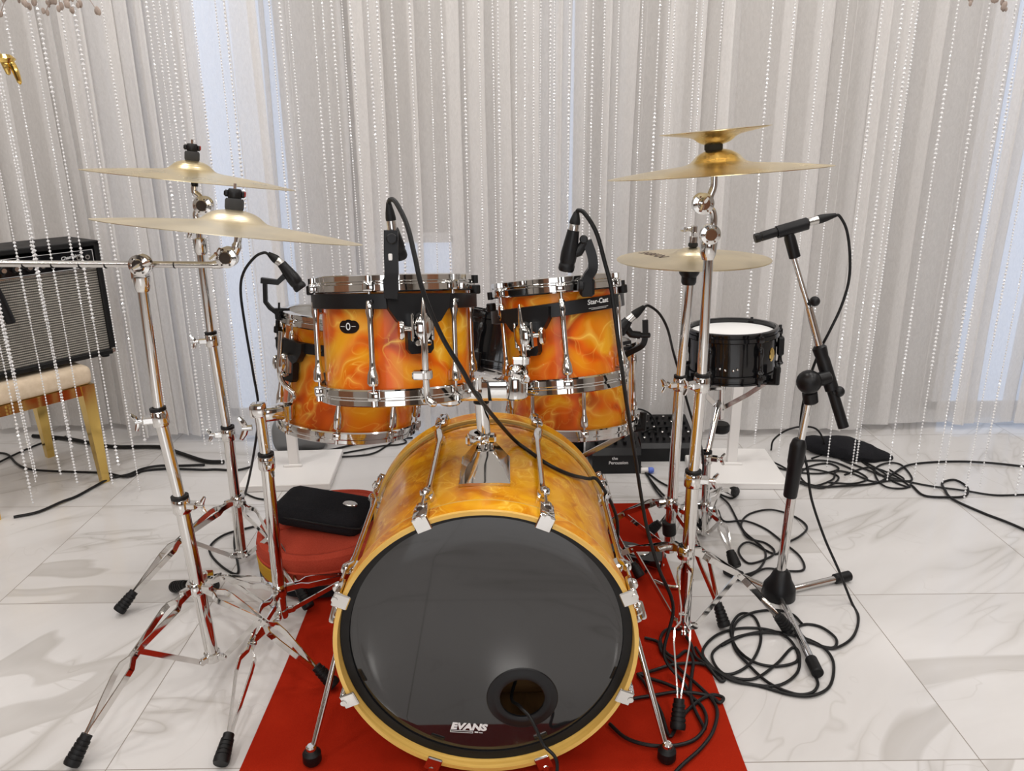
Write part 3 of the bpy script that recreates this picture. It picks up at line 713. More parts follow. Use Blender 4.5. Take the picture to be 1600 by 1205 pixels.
# tom holder
def tom_holder():
    o = thing('tom_holder', 'double chrome tom holder rising from the bass drum between the rack toms', 'drum hardware', (mx, my-.03, .58))
    yb = my-.040; x = mx
    a = Vector((x, yb, .602)); b = P(752, 626, yb)
    pm = MB()
    for dx in (-.010, .010): pm.cyl((x+dx, yb-.004, .606), (x+dx, yb-.004, .645), .006, 14)
    pm.cyl((x, yb, .610), (b.x, b.y, b.z), .0135, 24)
    pm.build('post', chrome, o)
    cl = MB(); cc = P(750, 683, yb)
    cl.lathe([(.012, -.010), (.022, -.010), (.024, -.007), (.024, .007), (.022, .010), (.012, .010)], 24, Matrix.Translation(cc), closed=True)
    cl.box(cc+Vector((.024, -.006, 0)), (.018, .020, .018), None, .004).box(cc+Vector((-.022, -.004, -.004)), (.014, .018, .022), None, .004)
    c2 = cl.build('memory_clamp', chrome, o)
    w = MB(); wing(w, cc+Vector((.004, -.022, 0)), (.2, -1, 0), (0, 0, 1), .8); w.build('clamp_screw', chrome, c2)
    # body block with two ball sockets
    L = P(703, 612, yb-.03); Rr = P(805, 603, yb-.02); mid = P(752, 612, yb-.01)
    bd = MB()
    bd.box(L.lerp(mid, .55), (abs(mid.x-L.x)*1.1, .040, .030), None, .006, 2)
    bd.lathe([(1e-5, -.024), (.020, -.024), (.024, -.020), (.025, .014), (.021, .022), (1e-5, .022)], 28, Matrix.Translation(L))
    bd.box(mid.lerp(Rr, .5)+Vector((0, 0, .002)), (abs(Rr.x-mid.x)*1.2, .046, .044), None, .007, 2)
    bd.lathe([(1e-5, -.024), (.022, -.024), (.025, -.020), (.025, .016), (.021, .024), (1e-5, .024)], 28, Matrix.Translation(Rr))
    bd.cyl(mid+Vector((-.006, -.02, .012)), mid+Vector((-.006, -.02, .036)), .011, 16, .002)
    body = bd.build('holder_body', chrome, o)
    MB().cyl(b+Vector((0, 0, -.004)), b+Vector((0, 0, .016)), .016, 20).build('bushing', rubber, body)
    for C in (L, Rr):
        s = MB(); s.lathe([(.018, -.004), (.022, -.004), (.022, .004), (.018, .004)], 28, tiltz(C+Vector((.004, 0, .030)), (.25, -.2, 1)), closed=True)
        s.ball(C+Vector((0, 0, .030)), .0145, 18); s.build('ball_socket', chrome, body)
    # bent arms up to the toms
    e1 = QL @ Vector((0, -.080, .028)); e2 = QR @ Vector((0, -.072, .028))
    e1t = QL @ Vector((0, .006, .030)); e2t = QR @ Vector((0, .020, .030))
    for S, pts, rr in ((L, [L+Vector((-.012, -.01, .012)), L+Vector((-.035, -.03, .006)), Vector((e1.x+.012, e1.y, L.z+.012)), Vector((e1.x+.001, e1.y, L.z+.030)), e1, e1t], .0065), (Rr, [Rr+Vector((.015, -.01, .012)), Rr+Vector((.022, -.03, .024)), Vector((e2.x+.002, e2.y, Rr.z+.036)), e2, e2t], .0065)):
        path = catmull(pts, 6)
        n_ = len(path); rad = [rr]*(n_-3)+[rr*.8, rr*.6, rr*.3]
        ar = MB().tube(path, rad, 14).build('l_arm', chrome, o)
        q = pts[-3]
        q = Vector(pts[-2]).lerp(Vector(pts[-3]), .6)
        m2 = MB(); m2.cyl(q+Vector((0, 0, -.006)), q+Vector((0, 0, .010)), .0125, 18, .002); m2.box(q+Vector((-.013, -.004, .002)), (.022, .016, .016), None, .003); m2.build('memory_lock', chrome, ar)
tom_holder()
# ------------------------------------------------------------------ floor toms and snares
FT = P(548, 578, 2.06)
tomF, MF, QF = make_tom('floor_tom', 'orange swirl floor tom behind the larger rack tom, held by the chrome stand at left', FT, 3, 11, .176, .194, .275, 8, -8, tomwrap, headgrey, band=(-92, 60, .080, .0, -52))
FR = P(893, 600, 2.10)
tomG, MG, _q = make_tom('floor_tom', 'orange swirl floor tom half hidden behind the smaller rack tom, in a basket stand', FR, -1, 10, .168, .186, .205, 8, 10, tomwrap, headgrey)
SN = P(786, 530, 2.34)
snareM, MS, _q = make_tom('snare_drum', 'black snare drum glimpsed between the two rack toms', SN, 9, 3, .165, .175, .135, 8, 22.5, gloss_black, headwhite, hoopm=gloss_black, hooph=.026, lugm=gloss_black)
SS = P(1143, 548, 2.30)
def side_snare():
    o, M, _ = make_tom('snare_drum', 'small black snare drum with a white head, beside the overhead microphone stand', SS, 1, 13.5, .130, .1385, .120, 6, 35, gloss_black, headwhite, hoopm=gloss_black, hooph=.028, lugm=gloss_black)
    t = MB(M)
    for i, a in enumerate((-14, -7, 3, 8)): t.ball((math.sin(R(a))*.131, -math.cos(R(a))*.131, -.030+(.004 if i in (0, 3) else 0)), .0042, 10)
    t.build('vent_screws', chrome, o)
    b = MB(M); a = R(62); q = Vector((math.sin(a), -math.cos(a), 0)); MQ = Matrix((Vector((math.cos(a), math.sin(a), 0)), Vector((0, 0, 1)), q)).transposed().to_4x4(); MQ.translation = q*.1305+Vector((0, 0, .005))
    b.lathe([(1e-5, .002), (.012, .002), (.014, 0)], 24, MQ @ Matrix.Diagonal((1, 1.5, 1, 1))); b.build('badge', gold, o)
    for s in (-1, 1):
        b = MB(M); b.box((s*.142, .0, .018), (.020, .030, .058), bev=.005); b.build('strainer' if s < 0 else 'butt_plate', plastic, o)
    return M
MSS = side_snare()

# ------------------------------------------------------------------ stands
def col_stand(name, label, Y, secs, hub, feet, bottom, cat='stand', hubr=.0145, bend=.03, spread=.017, sides=None, legm=None, frng=(.0165, .062), tube_m=None):
    """secs: [(pixel a, pixel b, radius)] from the floor up; returns thing and 3D points"""
    base = P(*bottom, Y); o = thing(name, label, cat, (base.x, base.y, 0)); pts = []
    for i, (a, b, r) in enumerate(secs):
        A = P(*a, Y); B = P(*b, Y); tubepart(A, B, r, o, ('lower_tube', 'middle_tube', 'upper_tube')[min(i, 2)], tube_m)
        pts.append((A, B, r))
    for i in range(len(secs)-1):
        A, B, r = pts[i]; s = (sides or [(1, -.2, 0)]*9)[i]
        clamp(B-(B-A).normalized()*.012, B-A, r, o, s)
    hb = P(*hub, Y); hubring(hb, hubr, o, pts[0][1]-pts[0][0], [f[0] for f in feet])
    bt = pts[0][0]
    bb = MB().lathe([(hubr*.4, -.012), (hubr+.003, -.012), (hubr+.004, -.008), (hubr+.004, .010), (hubr*.7, .013)], 24, tiltz(bt+Vector((0, 0, .010)), pts[0][1]-pts[0][0]), closed=True)
    for f in feet:
        q = Vector(f[0])-bt; q.z = 0; q.normalize(); bb.box(bt+Vector((0, 0, .010))+q*.020, (.024, .012, .018), Matrix.Rotation(math.atan2(q.y, q.x), 3, 'Z'), .003)
    bb.build('brace_collar', chrome, o)
    for f in feet:
        tip = Vector(f[0]); q = tip-hb; q.z = 0; q.normalize()
        dleg(hb+q*.020, tip, o, bt+Vector((0, 0, .010))+q*.030, f[1] if len(f) > 1 else bend, spread, r=frng[0], L=frng[1])
    return o, pts
# stand A: boom stand front left
YA = 1.56
fA = [(G(112, 1204),), (G(524, 1082),), (Vector((-.84, 1.93, 0)),)]
standA, pA = col_stand('cymbal_stand', 'front-left chrome boom cymbal stand with double-braced legs, its boom reaching past the left edge', YA, [((333, 1030), (282, 782), .0150), ((284, 790), (248, 645), .0128), ((250, 652), (222, 446), .0105)], (306, 918), fA, (340, 1050), sides=[(1, -.1, .1), (-1, -.3, 0)])
top = P(221, 424, YA)
m1 = MB(); m1.lathe([(1e-5, -.024), (.012, -.024), (.0145, -.018), (.017, .004), (.017, .006)], 20, tiltz(P(221, 437, YA), pA[-1][1]-pA[-1][0]))
m1.box(P(219, 428, YA), (.034, .026, .044), None, .010, 2); m1.build('boom_holder', chrome, standA)
tA = tilter(P(220, 414, YA-.012), (0, -1, 0), standA, .021, .030)
w = MB(); wing(w, P(224, 413, YA-.028), (.3, -1, 0), (1, .1, .4), 1.0); w.build('wing_nut', chrome, tA)
boomY = YA+.012
bo = MB().cyl(P(-150, 411, boomY), P(334, 414, boomY), .0068, 20); bo.build('boom_arm', steel, standA)
for x in (37, 82, 125, 165, 273): q = P(x, 414, boomY); MB().cyl(q-Vector((.0012, 0, 0)), q+Vector((.0012, 0, 0)), .0072, 18).build('boom_mark', rubber, standA)
yc = boomY
MB().tube(catmull([P(334, 414, yc), P(348, 412, yc), P(364, 398, yc), P(371, 380, yc), P(373, 356, yc)], 6), [.0085]*10+[.0095]*8+[.0075]*7, 16).build('curved_arm', chrome, standA)
tA2 = tilter(P(355, 402, yc-.006), (0, -1, 0), standA, .021, .030)
wc = MB(); wing(wc, P(344, 396, yc-.01), (-.4, -1, 0), (1, 0, 1), .8); wc.build('wing_nut', chrome, tA2)
MB().cyl(P(373, 362, yc), P(373, 353, yc), .009, 16).build('sleeve', rubber, standA)
MB().cyl(P(373, 356, yc), P(374, 325, yc), .004, 12).build('cymbal_rod', steel, standA)
cymA, MA_ = cymbal('crash_cymbal', 'large bronze crash cymbal on the front-left boom stand, lower of the left pair', P(365, 354.5, yc), 5.8, 1.3, .254, .056, .024, .020, brassdull, 1)
# stand B: straight stand behind
YB = 2.06
fB = [(G(186, 962),), (G(484, 960),), (Vector((-.93, 2.44, 0)),)]
standB, pB = col_stand('cymbal_stand', 'straight chrome cymbal stand standing behind the front-left boom stand', YB, [((378, 868), (356, 672), .0148), ((358, 690), (330, 525), .0120), ((331, 535), (313, 395), .0100)], (372, 782), fB, (381, 882), sides=[(-1, -.2, 0), (-1, -.2, 0)])
mm = MB(); mm.lathe([(1e-5, -.030), (.012, -.030), (.0165, -.022), (.018, .012), (1e-5, .018)], 20, tiltz(P(313, 380, YB), pB[-1][1]-pB[-1][0])); mm.build('tilter_base', chrome, standB)
w = MB(); wing(w, P(304, 362, YB-.01), (-1, -.4, .2), (0, -.3, 1), 1.0); w.build('wing_nut', chrome, standB)
MB().tube(catmull([P(312, 372, YB), P(310, 350, YB), P(306, 334, YB), P(315, 322, YB), P(312, 308, YB), P(304, 300, YB), P(304, 284, YB)], 5), .0085, 14).build('curved_arm', chrome, standB)
tilter(P(318, 321, YB-.008), (0, -1, 0), standB, .024, .032)
MB().cyl(P(304, 291, YB), P(304, 281, YB), .0088, 16).build('sleeve', rubber, standB)
MB().cyl(P(304, 284, YB), P(305, 258, YB), .004, 12).build('cymbal_rod', steel, standB)
cymB, _m = cymbal('crash_cymbal', 'bronze crash cymbal highest at left, with a black and red wing nut', P(300, 274, YB), 6.0, .6, .255, .050, .026, .024, brass, 1)
# stand C: tom stand
YCs = 1.73
fC = [(G(346, 1204), .05), (G(272, 925),), (Vector((-.23, 1.93, 0)),)]
standC, pC = col_stand('tom_stand', 'chrome tom stand carrying the left floor tom, just left of the bass drum', YCs, [((440, 962), (416, 715), .0150), ((417, 725), (405, 642), .0125)], (436, 922), fC, (440, 985), sides=[(.6, -1, 0)])
bC = P(405, 640, YCs); ecy = (QF @ Vector((0, -.080, .028)))
hb_ = MB(); hb_.box(P(403, 641, YCs), (.034, .036, .036), None, .008, 2); hb_.box(P(425, 646, YCs+.03), (.060, .034, .034), Matrix.Rotation(R(22), 3, 'Z'), .008, 2); hb_.lathe([(1e-5, -.02), (.018, -.02), (.021, .016), (1e-5, .02)], 24, Matrix.Translation(P(444, 642, YCs+.06))); hb_.build('arm_holder', chrome, standC)
w = MB(); wing(w, P(394, 668, YCs), (-1, -.2, 0), (0, 0, 1), 1.4); w.build('wing_nut', chrome, standC)
MB().tube(catmull([P(446, 640, YCs+.06), P(456, 630, ecy.y-.02), P(459, 615, ecy.y), ecy, QF @ Vector((0, .035, .030))], 7), .0068, 14).build('l_arm', chrome, standC)
# stand D: right boom stand
YD = 1.66
fD = [(G(1058, 1152), .035), (G(1232, 990),), (Vector((.22, 1.98, 0)),)]
standD, pD = col_stand('cymbal_stand', 'front-right chrome boom cymbal stand with a forward leg on the red carpet', YD, [((1068, 985), (1083, 742), .0152), ((1082, 750), (1097, 592), .0130), ((1096, 600), (1108, 380), .0108)], (1071, 862), fD, (1067, 1000), sides=[(1, -.2, 0), (-1, -.6, 0)])
mm = MB(); mm.lathe([(1e-5, -.028), (.0125, -.028), (.017, -.016), (.019, .010), (.016, .018), (1e-5, .02)], 22, tiltz(P(1107, 385, YD), pD[-1][1]-pD[-1][0])); mm.build('tilter_base', chrome, standD)
tilter(P(1109, 366, YD-.008), (0, -1, 0), standD, .021, .032)
MB().tube(catmull([P(1109, 372, YD), P(1115, 350, YD), P(1114, 332, YD), P(1107, 322, YD), P(1110, 306, YD), P(1115, 292, YD), P(1116, 272, YD)], 5), .0078, 14).build('curved_arm', chrome, standD)
t2 = tilter(P(1098, 318, YD-.008), (0, -1, 0), standD, .022, .030)
w = MB(); wing(w, P(1098, 318, YD-.024), (0, -1, 0), (.5, 0, 1), .8); w.build('wing_nut', chrome, t2)
MB().cyl(P(1115, 274, YD), P(1115, 262, YD), .0082, 16).build('sleeve', rubber, standD)
MB().cyl(P(1115, 268, YD), P(1116, 206, YD), .0038, 12).build('cymbal_rod', steel, standD)
cymD, _m = cymbal('crash_cymbal', 'gold crash cymbal on the front-right stand, right under the small upturned splash', P(1121, 262.5, YD), -3.9, 1.0, .226, .050, .029, .019, brass2, 0)
cymS, MSp = cymbal('splash_cymbal', 'small gold splash cymbal mounted upside down on top of the right crash', P(1117, 209, YD), -5.4, .6, .1115, .040, .017, .012, brass2, 0, flip=True)
sf = MB(); A = P(1115, 236, YD); B = P(1115, 222, YD); sf.cyl(A, B, .0185, 28, .003); tag(sf.build('cymbal_felt', felt, loc=A), 'dark grey felt spacer between the right crash and the splash', 'felt spacer')

# hi-hat
YE = 1.95
hx = P(1050, 905, YE)
def hihat():
    o = thing('hi_hat_stand', 'chrome hi-hat stand with pedal, behind the front-right cymbal stand', 'stand', (hx.x, hx.y, 0))
    c0 = P(1045, 862, YE); c1 = P(1062, 600, YE); c2 = P(1078, 440, YE)
    tubepart(c0, c1, .0145, o, 'lower_tube'); tubepart(c1, c2, .0115, o, 'upper_tube')
    clamp(c1, c1-c0, .0125, o, (-1, -.3, 0))
    tp = P(1083, 358, YE)
    MB().cyl(c1, tp, .0032, 12).build('pull_rod', steel, o)
    # black seat cup under the cymbals
    q = P(1077, 425, YE); MB().lathe([(1e-5, -.032), (.016, -.032), (.019, -.026), (.019, -.012), (.025, -.004), (.027, .006), (.022, .018), (1e-5, .018)], 24, Matrix.Translation(q)).build('seat_cup', plastic, o)
    cc = P(1083, 380, YE); cl = MB(); cl.cyl(cc, cc+Vector((0, 0, .018)), .0115, 18, .002).cyl(cc+Vector((0, 0, .026)), cc+Vector((0, 0, .044)), .009, 18, .002)
    ck = cl.build('clutch', chrome, o); w = MB(); wing(w, P(1079, 358, YE), (-1, -.2, 0), (0, -1, .2), 1.0); w.build('wing_nut', chrome, ck)
    MB().cyl(cc+Vector((0, 0, -.010)), cc+Vector((0, 0, .002)), .012, 18, .003).build('felt', felt, o)
    hub = P(1048, 785, YE); hubring(hub, .0145, o, c1-c0, [G(935, 930), G(1130, 990), Vector((.62, 2.22, 0))])
    MB().cyl(P(1046, 835, YE), P(1045, 815, YE), .019, 18, .002).build('collar_ring', rubber, o)
    bt = c0+Vector((0, 0, .02))
    for tip in (Vector((.20, 2.08, 0)), G(1132, 985), Vector((.62, 2.24, 0))):
        q = tip-hub; q.z = 0; q.normalize(); dleg(hub+q*.02, tip, o, bt+q*.02, .035, .015)
    # pedal: frame plates, footboard, radius rods
    fr = MB(); b = Vector((hx.x, hx.y, 0)); zp = cz+.003
    for sx in (-.030, .030): fr.bar([c0+Vector((sx*.6, 0, .01)), Vector((b.x+sx, b.y, .09)), Vector((b.x+sx*1.2, b.y-.005, zp))], .016, .005, (1, 0, 0))
    fr.tube(catmull([Vector((b.x-.055, b.y-.02, zp+.006)), Vector((b.x-.02, b.y-.05, zp+.006)), Vector((b.x+.02, b.y-.05, zp+.006)), Vector((b.x+.055, b.y-.02, zp+.006))], 5), .005, 10)
    fr.build('pedal_frame', chrome, o)
    fa = G(1034, 872, .05); fb = G(955, 850, .03)
    d = (fb-fa).normalized(); n = Vector((-d.y, d.x, 0)).normalized()
    fbm = MB(); w0, w1 = .028, .040; vs = []
    prof = [(0, .024), (.08, .034), (.25, .040), (.7, .042), (.9, .036), (1, .024)]
    for s, wd in prof:
        p = fa.lerp(fb, s)
        for sg in (-1, 1): vs.append(p+n*wd*sg)
        for sg in (-1, 1): vs.append(p+n*wd*sg-Vector((0, 0, .008)))
    fs = []
    for i in range(len(prof)-1):
        a = i*4; c = a+4; fs += [(a, a+1, c+1, c), (a+2, c+2, c+3, a+3), (a, c, c+2, a+2), (a+1, a+3, c+3, c+1)]
    fs += [(0, 2, 3, 1), (20, 21, 23, 22)]
    fo = fbm.add(vs, fs).build('footboard', gloss_black, o)
    pl = MB(); M = Matrix((d, n, d.cross(n))).transposed().to_4x4(); M.translation = fa.lerp(fb, .5)+Vector((0, 0, .0015)); s = 1 if M[2][2] > 0 else -1
    pl.lathe([(1e-5, .002*s), (.026, .002*s), (.028, 0), (1e-5, 0)], 36, M @ Matrix.Diagonal((1.55, 1, 1, 1))); pl.build('footboard_plate', steel, fo)
    MB().bar([fa+Vector((-.0, 0, -.03)), fb+Vector((0, 0, -.022))], .034, .004, (0, 0, 1)).build('pedal_base', chrome, o)
hihat()
hy = P(1083, 401, YE)
hh, MH = cymbal('hi_hat_cymbal', 'dull bronze upper hi-hat cymbal with faded dark lettering near its left edge', hy, .6, 8.2, .190, .046, .017, .012, brassdull, 0)
tx = text_mb('SABIAN', Matrix(), .040, .0002, 0); mb = MB(MH)
def hz(r): return (.017*math.sqrt(max(0, 1-(r/(.046*1.06))**2)) if r < .046 else .017*math.sqrt(1-(1/1.06)**2)*math.exp(-(r-.046)/.008))-.012*(r/.19)**1.7+.006
vs = []
Tt = Matrix.Translation((-.112, .012, 0)) @ Matrix.Rotation(R(-62), 4, 'Z') @ Matrix.Rotation(R(0), 4, 'Z')
for v in tx.v:
    q = Tt @ v; vs.append((q.x, q.y, hz(math.hypot(q.x, q.y))+.0004+v.z))
mb.add(vs, tx.f).build('cymbal_print', mat('cymbal_ink', (.08, .05, .04), .6), [c for c in hh.children if c.name.startswith('plate')][0])
hyl = hy-Vector((0, 0, .013))
hl, _m = cymbal('hi_hat_cymbal', 'lower hi-hat cymbal facing down under the lettered one', hyl, .6, 8.2, .189, .046, .017, .012, brassdull, 0, flip=True)

# snare basket stand for the side snare
YF = 2.30
def basket(o, Mdrum, rad, zb, C, arms, padm=rubber, knob=True):
    """three arms from a hub below the drum, each ending in a rubber grip on the hoop"""
    for k, a in enumerate(arms):
        q = Mdrum @ Vector((math.sin(R(a))*(rad+.004), -math.cos(R(a))*(rad+.004), zb-.014)); mid = C.lerp(q, .55); mid.z = C.z*.35+q.z*.65-.012
        out = (Mdrum.to_3x3() @ Vector((math.sin(R(a)), -math.cos(R(a)), 0)))
        ar = MB().bar([C, mid, q-out*.02-Vector((0, 0, .006)), q], .014, .006, out.cross(Vector((0, 0, 1)))).build('basket_arm', chrome, o)
        tp = q+Mdrum.to_3x3() @ Vector((0, 0, .045))+out*.012
        MB().tube([q-out*.035-Vector((0, 0, .006)), q+out*.010, tp], [.0105, .0125, .0105], 8).build('rubber_grip', padm, ar)
def snare_stand():
    A = P(1101, 838, 2.16); o = thing('snare_stand', 'chrome basket stand carrying the small black side snare', 'stand', (A.x, A.y, 0))
    A = P(1101, 835, 2.2); B = P(1104, 716, 2.2); D = P(1125, 612, YF); B2 = P(1120, 700, 2.26)
    tubepart(A, B, .0125, o, 'lower_tube'); tubepart(B, D-Vector((0, 0, .03)), .0095, o, 'upper_tube')
    clamp(B, B-A, .0125, o, (1, -.3, 0)); c = P(1125, 640, YF)
    hubm = MB(); hubm.cyl(P(1126, 655, YF), P(1128, 598, YF), .010, 18, .002); hubm.box(P(1119, 606, YF), (.05, .02, .016), None, .004); hubm.build('basket_hub', chrome, o)
    MB().lathe([(1e-5, -.014), (.026, -.014), (.030, -.009), (.030, .009), (.026, .014), (1e-5, .014)], 20, Matrix.Translation(P(1125, 668, YF))).build('basket_knob', rubber, o)
    basket(o, MSS, .1385, -.060, c, (58, -60, 180))
    hub = P(1102, 790, 2.2); tips = [G(1149, 893), G(1012, 842), Vector((.80, 2.50, 0))]
    hubring(hub, .0125, o, B-A, tips)
    for t in tips:
        q = Vector(t)-hub; q.z = 0; q.normalize(); dleg(hub+q*.018, t, o, A+Vector((0, 0, .012))+q*.02, .03, .013, r=.018, L=.05)
snare_stand()
# basket stand for the right floor tom, snare stand for the black snare
def simple_basket(name, label, C, Mdrum, rad, zb, arms, spread=.30, rot=20):
    o = thing(name, label, 'stand', (C.x, C.y, 0)); hz_ = C.z
    tubepart((C.x, C.y, .06), (C.x, C.y, hz_), .0115, o, 'column')
    clamp((C.x, C.y, hz_*.55), (0, 0, 1), .0115, o, (1, -.2, 0), h=.03)
    MB().lathe([(1e-5, -.02), (.018, -.02), (.022, -.012), (.022, .012), (.016, .022), (1e-5, .022)], 20, Matrix.Translation(C)).build('basket_hub', plastic, o)
    basket(o, Mdrum, rad, zb, C, arms)
    hub = Vector((C.x, C.y, .20)); hubring(hub, .0115, o)
    for k in range(3):
        a = R(rot+120*k); t = Vector((C.x+spread*math.cos(a), C.y+spread*math.sin(a), 0)); q = Vector((math.cos(a), math.sin(a), 0))
        dleg(hub+q*.018, t, o, Vector((C.x, C.y, .075))+q*.015, .02, .013, r=.015, L=.045)
simple_basket('floor_tom_stand', 'low chrome basket stand under the right floor tom', Vector((FR.x+.01, FR.y+.03, .30)), MG, .186, -.115, (88, -150, -30), .26, 75)
simple_basket('snare_stand', 'chrome snare stand under the black snare between the toms', Vector((SN.x+.02, SN.y, .50)), MS, .175, -.07, (100, -20, 220), .28, 40)

# ------------------------------------------------------------------ microphones and cables
def onshell(px, py, off=.006):
    d = ray(px, py); r = .276+off; ox, oz = -BX, H-BZ; a = d.x**2+d.z**2; b = ox*d.x+oz*d.z; c = ox*ox+oz*oz-r*r; q = b*b-a*c
    return CAM+d*((-b-math.sqrt(max(0, q)))/a)
def flo(p, r): return cz+.003+r if (-.55 < p.x < .477 and 1.15 < p.y < 2.44) else r+.0008
def cable(label, pts, r=.0034, cat='cable', k=7, group=None):
    pts = [Vector(p) for p in pts]
    o = MB().tube(catmull(pts, k), r, 8).build('cable', cableM, loc=pts[0]); return tag(o, label, cat, group)
def floorpts(pix, r=.0034, f=lambda x, y: (x, y)):
    out = []
    for i, q in enumerate(pix):
        p = G(*f(*q), 0); out.append(Vector((p.x, p.y, flo(p, r)+.0012*((i*7) % 3))))
    return out
def mic(label, tip, tail, boot, L=None, r0=.0165, r1=.011, pencil=False, name='microphone'):
    """body from the grille tip to the tail, silver connector, black cable boot"""
    tip, tail, boot = Vector(tip), Vector(tail), Vector(boot); o = thing(name, label, 'microphone', tip); L = (tail-tip).length
    M = tiltz(tip, tail-tip)
    if pencil: pr = [(1e-5, 0), (r0*.9, 0), (r0, .002), (r0, .012), (r0*.93, .013), (r0*.93, .016), (r0, .017), (r0, L-.004), (r0*.8, L), (1e-5, L)]
    else: pr = [(1e-5, 0), (r0*.85, 0), (r0, .004), (r0, .012), (r0*.93, .014), (r0*.93, .018), (r0, .020), (r0*1.02, L*.45), (r1*1.05, L*.9), (r1, L), (1e-5, L)]
    MB().lathe(pr, 28, M).build('body', plastic, o)
    c = boot-tail; cl = c.length; M2 = tiltz(tail, c); rc = r0*.62 if not pencil else r0*.86
    cn = MB().lathe([(1e-5, -.002), (rc, -.002), (rc, cl*.32), (rc*.94, cl*.36), (1e-5, cl*.36)], 20, M2).build('connector', steel, o)
    MB().lathe([(1e-5, cl*.34), (rc*1.06, cl*.34), (rc*1.08, cl*.44), (rc*.95, cl*.62), (rc*.5, cl), (1e-5, cl)], 20, M2).build('cable_boot', rubber, cn)
    return o
def lerp3(a, b, t): return Vector(a).lerp(Vector(b), t)
# left rack tom microphone
y1 = 1.345
m1 = mic('black drum microphone clipped on the rim of the larger rack tom, cable arching up', P(626, 404, y1+.035), P(613, 359, y1+.02), P(607, 316, y1+.02), r0=.0135)
ca = MB(); ca.bar([P(611, 466, y1-.006), P(611, 440, y1-.010), P(612, 425, y1-.012), P(611, 395, y1-.004), P(611, 360, y1)], .024, .007, (0, 1, .1))
ca.cyl(P(612, 373, y1-.012), P(612, 373, y1+.022), .0095, 18, .002); ca.box(P(611, 446, y1+.006), (.024, .030, .032), None, .004)
c_ = ca.build('clip_arm', plastic, m1)
MB().box(P(610, 402, y1-.0095), (.007, .003, .012), bev=.001).build('slot', whitepaint, c_)
cable('microphone cable arching from the larger rack tom across the bass drum shell', [P(607, 318, y1+.02), P(610, 312, y1+.012), P(619, 317, y1), P(636, 352, y1-.02), P(648, 400, y1-.04), P(661, 455, y1-.055), P(690, 525, y1-.05), P(722, 578, y1-.03), P(748, 622, 1.36), onshell(800, 684, .02), onshell(828, 706), onshell(850, 722), onshell(872, 734), onshell(895, 743), onshell(918, 748, .012), onshell(936, 753, .024), Vector((.262, 1.70, .33)), Vector((.268, 1.75, .18)), Vector((.262, 1.80, .06)), Vector((.25, 1.82, .012)), Vector((.27, 1.78, .012))], .0042)
# right rack tom microphone
y2 = 1.475
m2_ = mic('black drum microphone tilted over the rim of the smaller rack tom', P(884, 424, y2), P(896, 360, y2), P(901, 331, y2), r0=.0155, r1=.0115)
ca = MB(); pth = catmull([P(917, 462, y2-.010), P(917, 436, y2-.012), P(926, 420, y2-.008), P(925, 400, y2-.004), P(917, 376, y2)], 5); ca.bar(pth, .018, .012, (0, 1, .1))
ca.cyl(P(912, 374, y2-.012), P(912, 374, y2+.012), .008, 16, .002); ca.tube([P(893, 397, y2), P(904, 393, y2), P(914, 378, y2)], [.010, .010, .008], 12); ca.box(P(917, 448, y2+.004), (.028, .030, .036), None, .005); ca.cyl(P(903, 446, y2-.01), P(912, 446, y2-.01), .012, 16, .002)
ca.build('clip_arm', plastic, m2_)
cable('microphone cable hanging from the smaller rack tom down to the carpet', [P(901, 333, y2), P(904, 329, y2-.005), P(914, 334, y2-.01), P(932, 364, y2-.01), P(945, 410, y2-.005), P(955, 450, y2-.01), P(963, 510, 1.45), P(972, 580, 1.46), P(982, 650, 1.5), P(992, 710, 1.55), P(1001, 770, 1.58), P(1012, 830, 1.58), P(1030, 890, 1.57), P(1052, 950, 1.57), Vector((.36, 1.54, .06)), Vector((.40, 1.50, .012)), Vector((.41, 1.44, .012))], .0042)
# left floor tom microphone
y3 = 2.0
m3 = mic('black drum microphone clipped on the rim of the left floor tom, pointing down right', P(471, 452, y3), P(440, 412, y3), P(419, 396, y3), r0=.017, r1=.012)
ca = MB(); ca.bar([P(437, 492, y3-.01), P(422, 481, y3-.01), P(415, 472, y3-.01), P(414, 442, y3-.01), P(412, 437, y3-.01)], .010, .010, (0, 1, 0)); ca.bar([P(408, 438, y3-.01), P(434, 441, y3-.008), P(446, 430, y3)], .014, .014, (0, 1, 0)); ca.bar([P(428, 484, y3-.01), P(440, 484, y3), P(450, 484, y3+.02)], .012, .008, (0, 0, 1)); ca.cyl(P(436, 484, y3-.006), P(436, 473, y3-.006), .003, 8); ca.box(P(435, 492, y3-.005), (.016, .018, .028), None, .004)
ca.build('clip_arm', plastic, m3)
cable('microphone cable looping down to the left of the left floor tom', [P(419, 397, y3), P(412, 395, y3), P(398, 402, y3), P(381, 425, y3), P(376, 455, y3), P(383, 510, y3), P(395, 580, y3), P(404, 640, y3), P(398, 700, y3+.05), P(385, 765, 2.2), G(372, 800, .06), G(366, 848, .008), G(372, 895, .005), G(345, 884, .005), G(327, 858, .006), G(350, 836, .006), G(400, 822, .006)], .0036)
